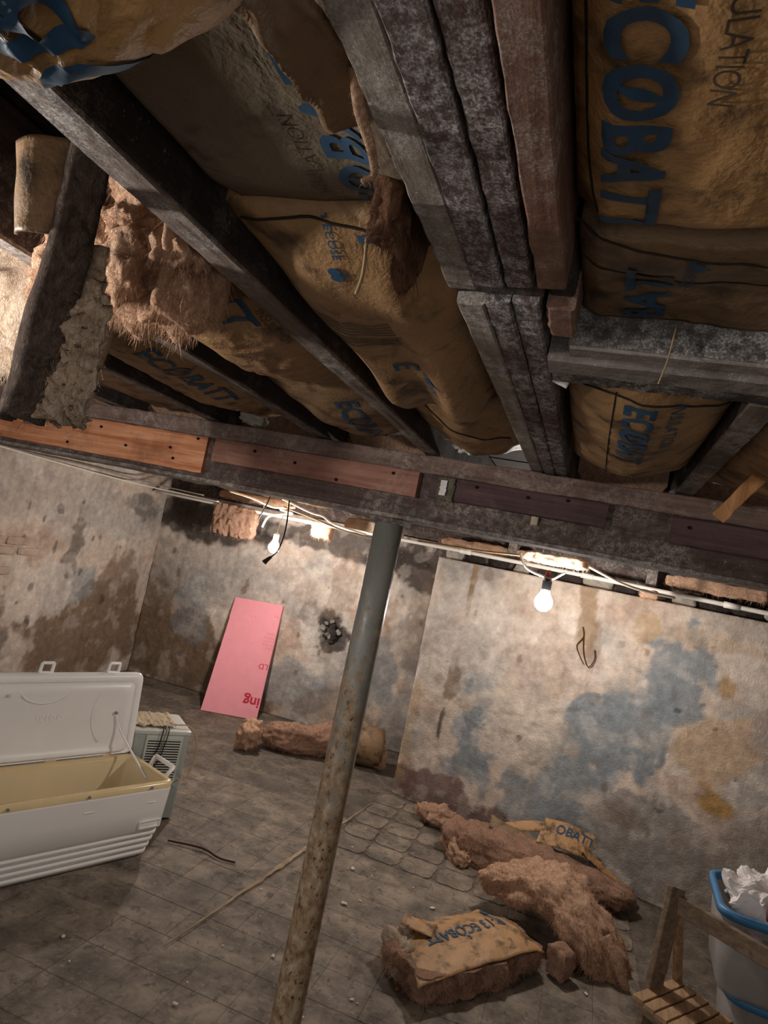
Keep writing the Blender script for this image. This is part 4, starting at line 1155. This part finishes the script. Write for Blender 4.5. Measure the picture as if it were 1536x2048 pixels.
mk('grille_frame', xf(merge(box(-0.225, -0.215, -0.005, 0, 0.19, 0.445), box(-0.045, -0.035, -0.005, 0, 0.19, 0.445), box(-0.215, -0.045, -0.005, 0, 0.425, 0.445)), AM), 'ac_top', ac)
for (fx, fy) in ((-0.03, 0.03), (-0.26, 0.03), (-0.03, 0.27), (-0.26, 0.27)):
    mk('foot', xf(lathe([(0.014, 0.0), (0.016, 0.016)], (fx, fy, 0), 10), AM), 'black', ac)
cb = [AM @ Vector(p) for p in ((-0.13, 0.12, AH + 0.012), (-0.07, 0.06, AH + 0.014), (0.0, 0.05, AH + 0.012), (0.05, 0.04, AH - 0.05), (0.06, 0.02, AH - 0.15), (0.02, -0.03, AH - 0.22), (-0.04, -0.05, AH - 0.235))]
o = mk('power_cord', tube(curve(cb, 7), 0.004, 6), 'twine', None, True); tag(o, 'tan power cord looping over the air conditioner corner', 'cord')
for k in range(3):
    cb = [AM @ Vector(p) for p in ((-0.11 - 0.01 * k, 0.05, AH + 0.006), (-0.12 - 0.015 * k, -0.008, AH + 0.004), (-0.13 - 0.015 * k, -0.012, AH - 0.08), (-0.15 - 0.02 * k, -0.012, AH - 0.17), (-0.19 - 0.02 * k, -0.012, AH - 0.21))]
    o = mk('loose_cord', tube(curve(cb, 5), 0.0028, 5), 'black' if k != 1 else 'wire_grey', None, True)
    tag(o, ('dark thin cord hanging down the louvered grille, rightmost of three', 'grey thin cord hanging down the louvered grille, between two dark ones', 'dark thin cord hanging down the louvered grille, leftmost of three')[k], 'cord', 'thin cords over the grille')
def pap(u, v):
    x = -0.285 + 0.21 * u; y = 0.04 + 0.20 * v + 0.03 * nz(u * 7, 1) * (1 - v)
    return AM @ Vector((x, y, AH + 0.006 + 0.016 * abs(nz(u * 9, v * 5, 2)) + 0.010 * v))
o = mk('torn_sheet', slab(lambda u, v: tuple(pap(u, v)), 36, 12, -0.003), 'newsprint', None, True); tag(o, 'crumpled torn paper sheet lying on top of the air conditioner', 'paper')

# ================================================================== PINK FOAM BOARD
BL = Vector((-2.895, 5.14, 0.004)); BR = Vector((-2.455, 5.325, 0.004)); TL = Vector((-3.035, 5.575, 0.945)); TR = Vector((-2.56, 5.588, 0.967))
def bq(u, v): return BL * (1 - u) * (1 - v) + BR * u * (1 - v) + TL * (1 - u) * v + TR * u * v
def bqs(u, v):
    if v > 0.80 and u < 0.5: u = u + (0.02 - 0.03) * (1 - 2 * u) * 0 + 0.012 * (1 - 2 * u) * -1
    return tuple(bq(u, v))
pb = mk('foam_board', slab(bqs, 16, 60, 0.03), 'pink', None, False)
tag(pb, 'pink foam insulation board with red print leaning on the back wall', 'foam board')
bn = (BR - BL).cross(TL - BL).normalized()
def bpn(u, v): return tuple(bq(u, v) + bn * 0.0016)
def rot180(u0, v0, su, sv): return lambda s, t: bpn(u0 - s * su, v0 - t * sv)
letter('lettering', pb, 'ing', rot180(0.985, 0.175, 1.0 / 0.48, 1.0 / 1.05), 0.125, 'pink_print', 0.003, 1.0, False, 0.3)
letter('lettering', pb, 'LD', rot180(0.99, 0.465, 1.0 / 0.48, 1.0 / 1.05), 0.07, 'pink_print', 0.0, 1.05, False, 0.3)
for k, (u, v, txt, sz) in enumerate(((0.97, 0.90, 'R 5', 0.03), (0.98, 0.74, 'OWEN', 0.024), (0.985, 0.70, 'FOAMULA', 0.022), (0.985, 0.67, 'INSULAT', 0.022), (0.985, 0.64, 'SCORE B', 0.024), (0.985, 0.61, 'THICK', 0.022), (0.98, 0.55, '1', 0.03), (0.52, 0.86, '2 . 3', 0.026))):
    letter('lettering', pb, txt, rot180(u, v, 1.0 / 0.48, 1.0 / 1.05), sz, 'pink_print', -0.0006, 1.0, False, 0.5)

# ================================================================== INSULATION ON THE FLOOR
# roll by the back wall
t = empty('insulation_roll', (-1.75, 4.95, 0), 'long brown roll of insulation lying at the foot of the back wall', 'insulation')
def rw_(w):
    s = w.x / 0.48
    k = 0.78 + 0.28 * sst(-0.3, 0.6, s) + 0.10 * nz(s * 4, 5)
    return Vector((w.x, w.y * k + 0.03 * sin(s * 3), (w.z + 0.14) * k - 0.14))
vf = blob((-1.72, 4.92, 0.14), (0.47, 0.13, 0.14), (0, 0, radians(20)), 0.035, 8, 51, 30, 3.0, rw_, clampz=0.006)
fluff_part('fiber_mass', t, vf, 'fiber_dark', 8000, 0.018, width=0.0013, droop=0.8, seed=21, minz=0.006)
vf = blob((-2.16, 4.62, 0.11), (0.085, 0.11, 0.10), (0, 0, 0.4), 0.05, 10, 61, 20, 3.0, None, clampz=0.006)
fluff_part('frayed_end', t, vf, 'fiber', 2200, 0.025, width=0.0008, droop=1.0, seed=22, minz=0.006)
RA = Vector((cos(radians(20)), sin(radians(20)), 0))
e0 = Vector((-1.72, 4.92, 0.15)) + RA * 0.43
vf = lathe([(0.135, -0.16), (0.145, -0.02), (0.146, 0.045), (0.138, 0.05), (0.09, 0.048), (0.07, 0.02)], (0, 0, 0), 24, 'X')
mk('rolled_paper_end', xf(vf, Matrix.Translation(e0) @ Matrix.Rotation(radians(20), 4, 'Z')), 'kraft_dark', t, True)
vf = blob(tuple(e0 + RA * 0.05 + Vector((0.02, -0.05, -0.05))), (0.05, 0.07, 0.09), (0, 0, 0.3), 0.03, 12, 63, 14, 3.0, None, clampz=0.006)
fluff_part('frayed_end', t, vf, 'fiber', 500, 0.025, width=0.0009, seed=23, minz=0.006)

# clump by the wall
t = empty('fiber_clump', (-0.60, 4.33, 0), 'small pink fiber clump on the floor at the foot of the right wall', 'insulation')
vf = blob((-0.63, 4.34, 0.06), (0.17, 0.06, 0.06), (0, 0, -0.1), 0.05, 12, 71, 26, 3.0, None, clampz=0.006)
fluff_part('fiber_mass', t, vf, 'fiber', 3000, 0.02, width=0.0013, seed=31, minz=0.006)
vf = blob((-0.36, 4.32, 0.055), (0.13, 0.05, 0.055), (0, 0, 0.0), 0.04, 12, 72, 18, 3.0, None, clampz=0.006)
fluff_part('fiber_mass', t, vf, 'fiber', 1500, 0.02, width=0.0013, seed=32, minz=0.006)

# long batt against the right wall, paper side up
t = empty('insulation_batt', (0.0, 4.05, 0), 'long pink batt lying against the right wall with its paper side half turned', 'insulation')
def lw_(w):
    s = w.x / 0.55
    return Vector((w.x, w.y * (1.0 - 0.15 * s), w.z * (1.05 - 0.35 * s) ))
vf = blob((-0.02, 4.02, 0.085), (0.52, 0.135, 0.085), (0, 0, radians(-3)), 0.04, 8, 81, 30, 4.0, lw_, clampz=0.006)
fluff_part('fiber_mass', t, vf, 'fiber_dark', 8000, 0.018, width=0.0012, seed=41, minz=0.006)
vf = blob((-0.44, 3.96, 0.05), (0.14, 0.06, 0.05), (0, 0, -0.9), 0.04, 12, 83, 20, 3.0, None, clampz=0.006)
fluff_part('frayed_end', t, vf, 'fiber', 900, 0.025, width=0.0009, seed=42, minz=0.006)
def lpp(u, v):
    x = -0.30 + 0.82 * u; y = 4.09 - 0.02 * u + 0.11 * v
    z = 0.185 - 0.12 * u + 0.05 * sin(pi * v) * (1 - 0.5 * u) + 0.012 * nz(u * 8, v * 3, 2)
    return (x, y - 0.02 * nz(u * 5, 3), z)
mk('paper_facing', slab(lpp, 40, 10, 0.003), 'kraft_dark', t, True)
# kinked paper piece printed OBATT, propped against the wall
t = empty('paper_facing_scrap', (0.1, 4.2, 0.05), 'stiff folded paper facing with blue print propped against the right wall', 'paper')
def k1(u, v):
    return Vector((-0.03 + 0.29 * u + 0.03 * v, 4.10 + 0.035 * u + 0.15 * v * (1 - 0.3 * u), 0.180 + 0.105 * v - 0.02 * u + 0.05 * sin(pi * u) * 0.3 + 0.006 * nz(u * 6, v * 6)))
f = mk('paper_facing', slab(lambda u, v: tuple(k1(u, v)), 24, 12, 0.004), 'kraft_floor', t, True)
def kp(s, q):
    p = k1(0.95 - q / 0.26, 0.05 + s / 0.19); return (p.x - 0.0005, p.y - 0.0015, p.z + 0.0035)
letter('lettering', f, 'OBATT', lambda s, q: (lambda p: (p.x, p.y - 0.002, p.z + 0.004))(k1(0.26 + s / 0.32, 0.50 + q / 0.15)), 0.075, 'ink', 0.001, 1.0, False, 0.15, trim=lambda s, q: 0.26 + s / 0.32 < 0.98)
def k2(u, v):
    return (-0.26 + 0.30 * u, 4.20 + 0.10 * v + 0.02 * u, 0.12 + 0.15 * u - 0.05 * u * u + 0.045 * sin(pi * v) + 0.006 * nz(u * 7, v * 5))
mk('paper_fold', slab(k2, 24, 10, 0.004), 'kraft_floor', t, True)
def k3(u, v):
    return (0.22 + 0.24 * u, 4.13 + 0.0 * u + 0.08 * v - 0.13 * u * v * 0, 0.20 - 0.14 * u + 0.03 * sin(pi * v) + 0.012 * nz(u * 9, v * 4))
mk('paper_fold', slab(k3, 24, 10, 0.004), 'kraft_floor', t, True)

# fluffy batt, arched
t = empty('insulation_batt', (0.1, 3.45, 0), 'arched fluffy pink batt slumped over the printed batt', 'insulation')
def aw(w):
    s = w.x / 0.36
    return Vector((w.x, w.y * (1.0 - 0.25 * s), w.z + 0.10 * (1 - s * s) - 0.07 * max(0, s)))
vf = blob((0.12, 3.47, 0.10), (0.34, 0.20, 0.075), (0, 0.10, radians(-28)), 0.05, 8, 91, 40, 4.0, aw, clampz=0.006)
fluff_part('fiber_mass', t, vf, 'fiber', 14000, 0.020, width=0.0013, seed=51, minz=0.006)
vf = tube(curve([(0.33, 3.30, 0.16), (0.38, 3.27, 0.11), (0.42, 3.25, 0.05), (0.45, 3.25, 0.012)], 5), 0.026, 8, rfun=lambda q: 1.2 - 0.6 * q)
fluff_part('frayed_end', t, vf, 'fiber', 500, 0.02, width=0.0009, seed=52, minz=0.006)

# printed batt in front
t = empty('insulation_batt', (-0.2, 2.85, 0), 'paper-faced batt printed in blue lying nearest on the floor', 'insulation')
P0 = Vector((-0.325, 2.545, 0)); P1 = Vector((0.095, 3.10, 0)); P2 = Vector((-0.19, 3.24, 0)); P3 = Vector((-0.475, 2.86, 0))
def fq(u, v):
    p = P0 * (1 - u) * (1 - v) + P1 * u * (1 - v) + P2 * u * v + P3 * (1 - u) * v
    z = 0.125 + 0.030 * sin(pi * min(1, max(0, v))) * (0.6 + 0.4 * u) + 0.008 * nz(u * 7, v * 6, 3) - 0.030 * (1 - u) ** 3 - 0.02 * sst(0.9, 1.0, u)
    return Vector((p.x, p.y, z))
f = mk('paper_facing', slab(lambda u, v: tuple(fq(u, v)), 50, 26, 0.004), 'kraft_floor', t, True)
cc = P0 * 0.25 + P1 * 0.25 + P2 * 0.25 + P3 * 0.25
ang = math.atan2((P1 - P0).y, (P1 - P0).x)
vf = blob((cc.x + 0.01, cc.y, 0.066), (0.345, 0.155, 0.066), (0, 0, ang), 0.030, 9, 95, 34, 6.0, None, clampz=0.006)
vf = ([(a, b, min(c, 0.112)) for a, b, c in vf[0]], vf[1])
fluff_part('fiber_mass', t, vf, 'fiber_dark', 8000, 0.018, width=0.0012, seed=53, sel=lambda p: p.z < 0.108, minz=0.006)
vf = blob((-0.45, 2.76, 0.07), (0.06, 0.10, 0.06), (0, 0, 0.5), 0.04, 12, 97, 16, 3.0, None, clampz=0.006)
fluff_part('frayed_end', t, vf, 'fiber_pale', 600, 0.03, width=0.0009, seed=54, minz=0.006)
def on(u, v, h=0.0035):
    p = fq(u, v); return (p.x, p.y, p.z + h)
letter('lettering', f, 'R-13 ECOBATT', lambda s, q: on(0.90 - s / 0.70, 0.66 - q / 0.30), 0.078, 'ink', 0.001, 1.0, False, 0.14, trim=lambda s, q: 0.01 < 0.90 - s / 0.70 < 0.99)
for k in range(2):
    letter('lettering', f, '-', lambda s, q, k=k: on(0.52 - s / 0.7, 0.50 - 0.05 * k - q / 0.30), 0.07, 'ink', 0.001, 1.0, False, 0.3)
V = []
for k in range(18):
    a_ = 2 * pi * k / 18; V.append(on(0.885 + 0.028 * cos(a_), 0.86 + 0.07 * sin(a_)))
mk('emblem', (V, [tuple(range(18))]), 'ink', f)
def flp(u, v): return (-0.475 + 0.13 * u, 2.80 + 0.12 * v + 0.03 * u, 0.135 + 0.035 * (1 - u) * sin(pi * (0.2 + 0.8 * v)) + 0.006 * nz(u * 9, v * 8))
mk('torn_corner', slab(flp, 12, 12, 0.003), 'kraft_floor', t, True)
# block
t = mk('batt_offcut', blob((0.165, 3.155, 0.066), (0.045, 0.05, 0.062), (0, 0, ang), 0.012, 16, 99, 14, 7.0, None, clampz=0.006), 'fiber_dark', None, True)
tag(t, 'small cut block of batt beside the printed batt end', 'insulation')

# ================================================================== SLATTED CRATE
cr = empty('slatted_stand', (0.52, 2.75, 0), 'slatted wooden stand with splayed legs and a top rail, beside the plastic tubs', 'wooden stand')
sd_ = Vector((0.59, 0.81, 0)).normalized(); st_ = Vector((0.70, -0.70, 0)).normalized()
SZ = 0.30; SO = Vector((0.384, 2.618, SZ))
for k in range(9):
    a = SO + st_ * (0.020 + 0.047 * k); b = a + sd_ * (0.27 + 0.004 * (k % 3))
    mk('slat', timber(a, b, 0.040, 0.013, 10, 0.0015, 60 + k, 0.002, ends=0.004), 'crate', cr)
for q in (0.03, 0.235):
    a = SO + sd_ * q + Vector((0, 0, -0.035)); b = a + st_ * 0.44
    mk('bearer', timber(a, b, 0.022, 0.034, 12, 0.001, 70 + q, 0.002), 'crate_dark', cr)
T0 = Vector((0.487, 2.80, 0.615))
mk('leg', timber(SO + sd_ * 0.02 + Vector((0.03, 0.03, -0.29)), T0 + Vector((-0.004, 0.0, 0.02)), 0.080, 0.022, 24, 0.003, 81, 0.003, updir=tuple(st_), ends=0.006), 'crate_dark', cr)
mk('leg', timber(SO + sd_ * 0.26 + Vector((0.05, 0.03, -0.29)), T0 + Vector((0.012, 0.012, 0.0)), 0.040, 0.018, 24, 0.002, 83, 0.003, updir=tuple(st_)), 'crate', cr)
mk('top_rail', timber(T0 + Vector((0.01, 0, -0.065)), T0 + Vector((0.42, -0.30, -0.075)), 0.022, 0.062, 24, 0.002, 85, 0.003), 'crate_dark', cr)
E1 = SO + st_ * 0.42
mk('leg', timber(E1 + sd_ * 0.02 + Vector((0.02, 0.0, -0.29)), T0 + Vector((0.40, -0.28, 0.0)), 0.055, 0.020, 20, 0.003, 86, 0.003, updir=tuple(st_)), 'crate_dark', cr)
mk('leg', timber(E1 + sd_ * 0.26 + Vector((0.02, 0.0, -0.29)), T0 + Vector((0.41, -0.27, 0.0)), 0.040, 0.018, 20, 0.002, 87, 0.003, updir=tuple(st_)), 'crate', cr)

# ================================================================== PLASTIC TUBS
TA = radians(-4)
def tub(base, z0, h, w, d, label, fillers):
    t = empty('plastic_tub', (base[0], base[1], z0), label, 'storage tub', 'clear tubs with blue rims')
    M = frame((base[0], base[1], 0), TA)
    o0 = [rrect(0.03, w - 0.03, 0.03, d - 0.03, 0.05, z0 + 0.002), rrect(0.02, w - 0.02, 0.02, d - 0.02, 0.06, z0 + 0.02), rrect(0.0, w, 0.0, d, 0.07, z0 + h - 0.02)]
    i0 = [rrect(0.004, w - 0.004, 0.004, d - 0.004, 0.068, z0 + h - 0.02), rrect(0.024, w - 0.024, 0.024, d - 0.024, 0.057, z0 + 0.024), rrect(0.034, w - 0.034, 0.034, d - 0.034, 0.05, z0 + 0.008)]
    V, F = ring(o0, i0); n = len(o0[0])
    F.append(tuple(reversed(range(n)))); F.append(tuple(5 * n + i for i in range(n)))
    mk('shell', xf((V, F), M), 'clear', t, True)
    ro = [rrect(-0.002, w + 0.002, -0.002, d + 0.002, 0.072, z0 + h - 0.024), rrect(-0.016, w + 0.016, -0.016, d + 0.016, 0.08, z0 + h - 0.022), rrect(-0.016, w + 0.016, -0.016, d + 0.016, 0.08, z0 + h + 0.002), rrect(-0.010, w + 0.010, -0.010, d + 0.010, 0.078, z0 + h + 0.006)]
    ri = [rrect(0.006, w - 0.006, 0.006, d - 0.006, 0.067, z0 + h + 0.004), rrect(0.008, w - 0.008, 0.008, d - 0.008, 0.067, z0 + h - 0.024)]
    V, F = ring(ro, ri)
    mk('rim', xf((V, F), M), 'blue_pl', t, True)
    return t, M
TB = (0.735, 2.865)
t1, M1 = tub(TB, 0.006, 0.30, 0.62, 0.40, 'lower clear storage tub with a blue rim, under another tub', None)
t2, M2 = tub((0.655, 2.80), 0.318, 0.29, 0.64, 0.42, 'upper clear storage tub with a blue rim, heaped with white rubble', None)
def cloth(name, M, c, size, mat, label, seed, zmin):
    vf = blob(c, size, (0, 0, 0), 0.05, 6, seed, 16, 3.5, None, clampz=zmin)
    o = mk(name, xf(vf, M), mat, None, True); tag(o, label, 'cloth')
cloth('folded_cloth', M2, (0.30, 0.20, 0.43), (0.20, 0.12, 0.07), 'cloth_mauve', 'mauve cloth bundled inside the upper tub', 101, 0.345)
cloth('folded_cloth', M1, (0.24, 0.20, 0.16), (0.14, 0.10, 0.10), 'cloth_white', 'pale cloth standing folded inside the lower tub', 103, 0.03)
cloth('folded_cloth', M1, (0.46, 0.20, 0.10), (0.07, 0.10, 0.06), 'cloth_red', 'maroon patterned cloth at the bottom of the lower tub', 105, 0.03)
def heap(w):
    return w + Vector((0, 0, 0.03 * nz(w.x * 14, w.y * 14, 2)))
vf = blob((0.31, 0.20, 0.630), (0.275, 0.165, 0.085), (0, 0, 0), 0.06, 9, 111, 30, 3.2, heap, clampz=0.53)
o = mk('plaster_debris', xf(vf, M2), 'plaster', None, False); tag(o, 'heap of white plaster rubble piled in the upper tub', 'rubble')
tb = empty('capped_tube', tuple(M2 @ Vector((0.24, 0.03, 0.665))), 'white tube with a maroon cap lying on the white rubble', 'tube')
ax0 = M2 @ Vector((0.13, -0.012, 0.652)); ax1 = M2 @ Vector((0.42, -0.006, 0.640))
mk('barrel', tube([ax0 + (ax1 - ax0) * 0.25, ax1], 0.020, 14), 'cloth_white', tb, True)
mk('cap', tube([ax0, ax0 + (ax1 - ax0) * 0.06, ax0 + (ax1 - ax0) * 0.24, ax0 + (ax1 - ax0) * 0.27], 0.026, 14), 'maroon', tb, True)

# ================================================================== PIPE AND WIRES
pp0 = Vector((-3.98, 5.36, 1.752)); pp1 = Vector((2.55, 3.72, 1.712))
def pip(t):
    p = pp0 + (pp1 - pp0) * t
    return (p.x, p.y, p.z - 0.010 * sin(t * 9) * 0.6)
cp = empty('conduit_pipe', pip(0.5), 'white conduit pipe running along under the joist ends', 'pipe')
cv = [pip(k / 60) for k in range(61)]
mk('pipe', tube(cv, 0.0135, 10), 'pvc', cp, True)
for q in (0.12, 0.27, 0.475, 0.60, 0.72):
    a = Vector(pip(q)); b = Vector(pip(q + 0.012))
    mk('coupling', tube([a, b], 0.018, 10), 'pvc', cp, True)
for q in (0.20, 0.40, 0.56, 0.78):
    a = Vector(pip(q))
    mk('strap', merge(tube([a + Vector((0, -0.001, -0.014)), a + Vector((0, 0.02, 0.0)), a + Vector((0, 0.01, 0.06)), a + Vector((0, 0.01, 0.11))], 0.004, 5)), 'steel_scr', cp)
WIRES = [
    ('white_cable', 'wire_white', 0.006, [(-4.0, 3.3, 1.80), (-4.0, 4.0, 1.785), (-3.98, 4.6, 1.775), (-3.88, 5.0, 1.77), (-3.5, 5.12, 1.765), (-3.1, 5.03, 1.758)], 'white cable along the top of the left wall'),
    ('grey_cable', 'wire_grey', 0.006, [(-4.0, 2.9, 1.83), (-3.98, 3.7, 1.80), (-3.96, 4.4, 1.815), (-3.8, 5.0, 1.80), (-3.3, 5.1, 1.79)], 'grey cable sagging above the left wall'),
    ('white_cable', 'wire_white', 0.009, [(-2.85, 4.75, 1.85), (-2.60, 4.7, 1.825), (-2.42, 4.7, 1.79), (-2.31, 4.72, 1.81), (-2.24, 4.72, 1.82), (-2.36, 4.72, 1.785), (-2.25, 4.72, 1.77), (-2.36, 4.74, 1.745), (-2.46, 4.76, 1.715), (-2.495, 4.77, 1.665), (-2.505, 4.77, 1.62)], 'coiled white cable dangling by the left bulb'),
    ('white_cable', 'wire_white', 0.008, [(-2.30, 4.6, 1.86), (-2.05, 4.6, 1.80), (-1.95, 4.6, 1.79), (-1.85, 4.62, 1.75), (-1.60, 4.65, 1.72)], 'white cable crossing to the pipe beside the column'),
    ('tan_cable', 'twine', 0.007, [(-2.25, 4.55, 1.80), (-2.0, 4.55, 1.76), (-1.75, 4.6, 1.715), (-1.5, 4.62, 1.70)], 'tan cable joining the pipe left of the column'),
    ('tan_cable', 'twine', 0.006, [(-1.0, 3.85, 1.724), (-0.75, 3.75, 1.73), (-0.55, 3.65, 1.735), (-0.36, 3.56, 1.747)], 'thin tan cable running level right of the column'),
    ('white_cable', 'wire_white', 0.007, [(-0.37, 3.55, 1.76), (-0.335, 3.55, 1.70), (-0.295, 3.55, 1.676), (-0.24, 3.55, 1.664), (-0.207, 3.55, 1.660)], 'white cable curving down to the right bulb'),
    ('white_cable', 'wire_white', 0.008, [(-0.06, 3.70, 1.775), (0.04, 3.75, 1.745), (0.15, 3.82, 1.715), (0.28, 3.92, 1.70), (0.45, 4.05, 1.70)], 'white cable sloping down onto the pipe right of the bulb'),
]
for (nm, mt, r, pts, lb) in WIRES:
    o = mk(nm, tube(curve(pts, 8), r, 7), mt, None, True); tag(o, lb, 'cable')
# black plug lead
bl = empty('plug_lead', (-2.10, 4.22, 1.38), 'black cord with a plug hanging beside the left bulb', 'cord')
mk('cord', tube(curve([(-2.03, 4.17, 1.885), (-2.03, 4.17, 1.82), (-2.02, 4.18, 1.69), (-2.03, 4.2, 1.58), (-2.06, 4.215, 1.48), (-2.105, 4.225, 1.425)], 8), 0.0055, 6), 'black', bl, True)
mk('plug', tube([(-2.10, 4.225, 1.43), (-2.115, 4.225, 1.416), (-2.138, 4.23, 1.393), (-2.147, 4.23, 1.38)], 0.018, 8, rfun=lambda q: 0.5 + 0.6 * q), 'black', bl)
o = mk('black_cord', tube(curve([(-2.35, 4.5, 1.91), (-2.36, 4.5, 1.82), (-2.385, 4.5, 1.74), (-2.42, 4.52, 1.67)], 6), 0.005, 6), 'black', None, True); tag(o, 'short black cord above the left bulb', 'cord')
wn = empty('wire_joint', (-0.19, 3.55, 1.66), 'wire joint with a red wire nut above the right bulb', 'wire joint')
mk('wire_nut', lathe([(0.012, -0.012), (0.012, 0.008), (0.006, 0.02)], (-0.21, 3.545, 1.675), 8), 'red', wn)
mk('splice', tube(curve([(-0.215, 3.55, 1.655), (-0.18, 3.545, 1.66), (-0.155, 3.54, 1.68), (-0.13, 3.53, 1.70)], 5), 0.006, 6), 'wire_white', wn)

# rim insulation tatters above the pipe
def tatter(c, size, mat, label, seed, n=18, cnt=500, L=0.014, rz=-0.25):
    t = empty('torn_insulation', (c[0], c[1], c[2] - size[2]), label, 'insulation', 'tatters above the pipe')
    def tw(w):
        w = w + Vector((0, 0.25 * size[1] * nz(w.x * 30, w.z * 8, seed), 0))
        if w.z < 0: w = w + Vector((0, 0, -0.30 * size[2] * nz(w.x * 24, 2.0, seed)))
        return w
    vf = blob(c, size, (0, 0, rz), min(size) * 0.45, 12, seed, n, 6, tw)
    fluff_part('fiber_mass', t, vf, mat, cnt, L, width=0.0009, droop=1.0, seed=seed)
tatter((-2.95, 5.10, 1.625), (0.255, 0.032, 0.135), 'fiber_dark', 'square brown piece of batt hanging over the pipe left of the left bulb', 201, 30, 900, 0.014)
tatter((-2.07, 4.935, 1.685), (0.10, 0.028, 0.06), 'fiber', 'small orange tuft hanging behind the pipe right of the left bulb', 203)
tatter((-2.95, 5.35, 1.855), (0.42, 0.04, 0.040), 'fiber', 'bright strip of fiber above the pipe at the left', 205, 28)
tatter((-1.72, 5.15, 1.80), (0.28, 0.04, 0.05), 'fiber_pale', 'pale ragged fiber above the pipe left of the column', 207, 26)
tatter((-0.70, 4.665, 1.785), (0.36, 0.04, 0.040), 'fiber', 'orange ragged fiber above the pipe right of the column', 209, 28)
tatter((-0.20, 3.75, 1.765), (0.18, 0.05, 0.030), 'fiber_pale', 'glaring pale fiber directly above the right bulb', 211, 24)
tatter((0.66, 4.16, 1.80), (0.26, 0.025, 0.035), 'fiber', 'orange tatters above the pipe near the right edge', 213, 30)
tatter((0.32, 4.02, 1.69), (0.05, 0.02, 0.025), 'fiber', 'little orange shreds caught on the pipe right of the right bulb', 215, 12, 160, 0.02)
# stone lumps lying on the wall top
for k in range(16):
    s_ = 0.08 + 0.17 * k; r_ = rnd.uniform(0.04, 0.07)
    p = onwall(s_, 1.67 + r_ * 0.72, -0.105)
    o = mk('rubble_stone', blob(p, (r_ * 1.4, r_ * 0.6, r_ * 0.75), (0, 0, -0.25), 0.015, 14, 300 + k, 7, 3), 'sooty' if k % 3 else 'stonework', None, False)
    tag(o, 'rough stone bedded on top of the right wall behind the pipe', 'stone', 'stones on the wall top')

# ================================================================== SMALL THINGS ON THE FLOOR
o = mk('floor_strip', slab(lambda u, v: (-1.245 + 0.17 * u + (0.003 + 0.020 * sin(pi * u) ** 2) * (v - 0.5) * (1 + 1.3 * nz(u * 30, 3)) + 0.006 * nz(u * 14, 8), 2.34 + 2.0 * u, 0.0085), 90, 2, 0.004), 'strip')
tag(o, 'thin pale strip lying across the floor behind the column', 'strip')
o = mk('twig', tube(curve([(-1.72, 3.02, 0.012), (-1.55, 3.06, 0.016), (-1.44, 3.04, 0.012), (-1.36, 3.06, 0.010)], 6), 0.0045, 6), 'twig'); tag(o, 'brown stick lying on the floor beside the ice chest', 'stick')
for k in range(70):
    x = rnd.uniform(-1.7, 0.5); y = rnd.uniform(2.0, 4.2)
    if x < -1.2 and y > 2.2: x += 0.8
    r_ = rnd.choice((0.003, 0.004, 0.005, 0.007, 0.010))
    o = mk('paint_chip', blob((x, y, 0.006 + r_ * 0.35), (r_ * rnd.uniform(0.8, 1.8), r_, r_ * 0.4), (0, 0, rnd.uniform(0, 3)), r_ * 0.4, 60, k, 3, 3), 'chip' if k % 9 else 'leafy')
    tag(o, 'small pale chip scattered on the dusty floor', 'chip', 'paint chips on the floor')

# odds and ends above the main beam
o = mk('crumpled_paper', blob((-0.40, 1.90, 1.965), (0.045, 0.03, 0.035), (0.2, 0.3, 0.2), 0.03, 26, 401, 16, 3), 'plaster', None, False); tag(o, 'crumpled white scrap tucked above the main beam near the trimmer', 'paper')
o = mk('pitted_stone', blob((-1.13, 1.935, 1.955), (0.042, 0.025, 0.026), (0, 0, 0.1), 0.014, 40, 403, 12, 4), 'stonework', None, True); tag(o, 'pitted grey stone lodged on top of the main beam', 'stone')

o = mk('hanging_string', tube(curve([(-0.312, 0.69, 1.955), (-0.313, 0.70, 1.935), (-0.316, 0.71, 1.915), (-0.320, 0.712, 1.895)], 5), 0.0022, 5), 'twine', None, True); tag(o, 'frayed tan string hanging down before the folded middle batt', 'string')
o = mk('hanging_string', tube(curve([(0.045, 0.90, 1.965), (0.044, 0.897, 1.94), (0.041, 0.893, 1.91), (0.036, 0.892, 1.885)], 5), 0.0012, 5), 'twine', None, True); tag(o, 'thin pale string hanging in front of the doubled header', 'string')
def scr(u, v): return (-0.118 + 0.026 * u + 0.012 * v * u, 1.092 + 0.006 * sin(3 * v), 1.935 + 0.05 * v - 0.01 * u + 0.004 * nz(u * 8, v * 8))
o = mk('torn_paper', slab(scr, 8, 10, 0.002), 'plaster', None, True); tag(o, 'white torn scrap curling below the doubled header beside the trimmer', 'paper')
# bent wire hanging on the right wall
for k, (pts, lb) in enumerate((([(1.085, 1.42), (1.10, 1.36), (1.07, 1.30), (1.10, 1.24), (1.13, 1.20)], 'bent rusty wire hanging on the right wall, left strand'), ([(1.10, 1.36), (1.12, 1.26), (1.16, 1.19), (1.19, 1.24), (1.18, 1.30)], 'bent rusty wire hooked on the right wall, right strand'))):
    o = mk('bent_wire', tube(curve([onwall(s_, z_, 0.020) for s_, z_ in pts], 5), 0.003, 5), 'twig', None, True); tag(o, lb, 'wire')
# blocks between joist ends above the pipe
for (s_, lb) in ((1.42, 'pale wooden block above the pipe right of the right bulb'), (0.52, 'grey wooden block above the pipe between column and right bulb')):
    p = onwall(s_, 1.75, -0.06)
    o = mk('wood_block', xf(timber((-0.03, 0, 0), (0.03, 0, 0), 0.06, 0.14, 6, 0.002, s_), Matrix.Translation(Vector(p)) @ Matrix.Rotation(-0.245, 4, 'Z')), 'joist_pale'); tag(o, lb, 'wood block')
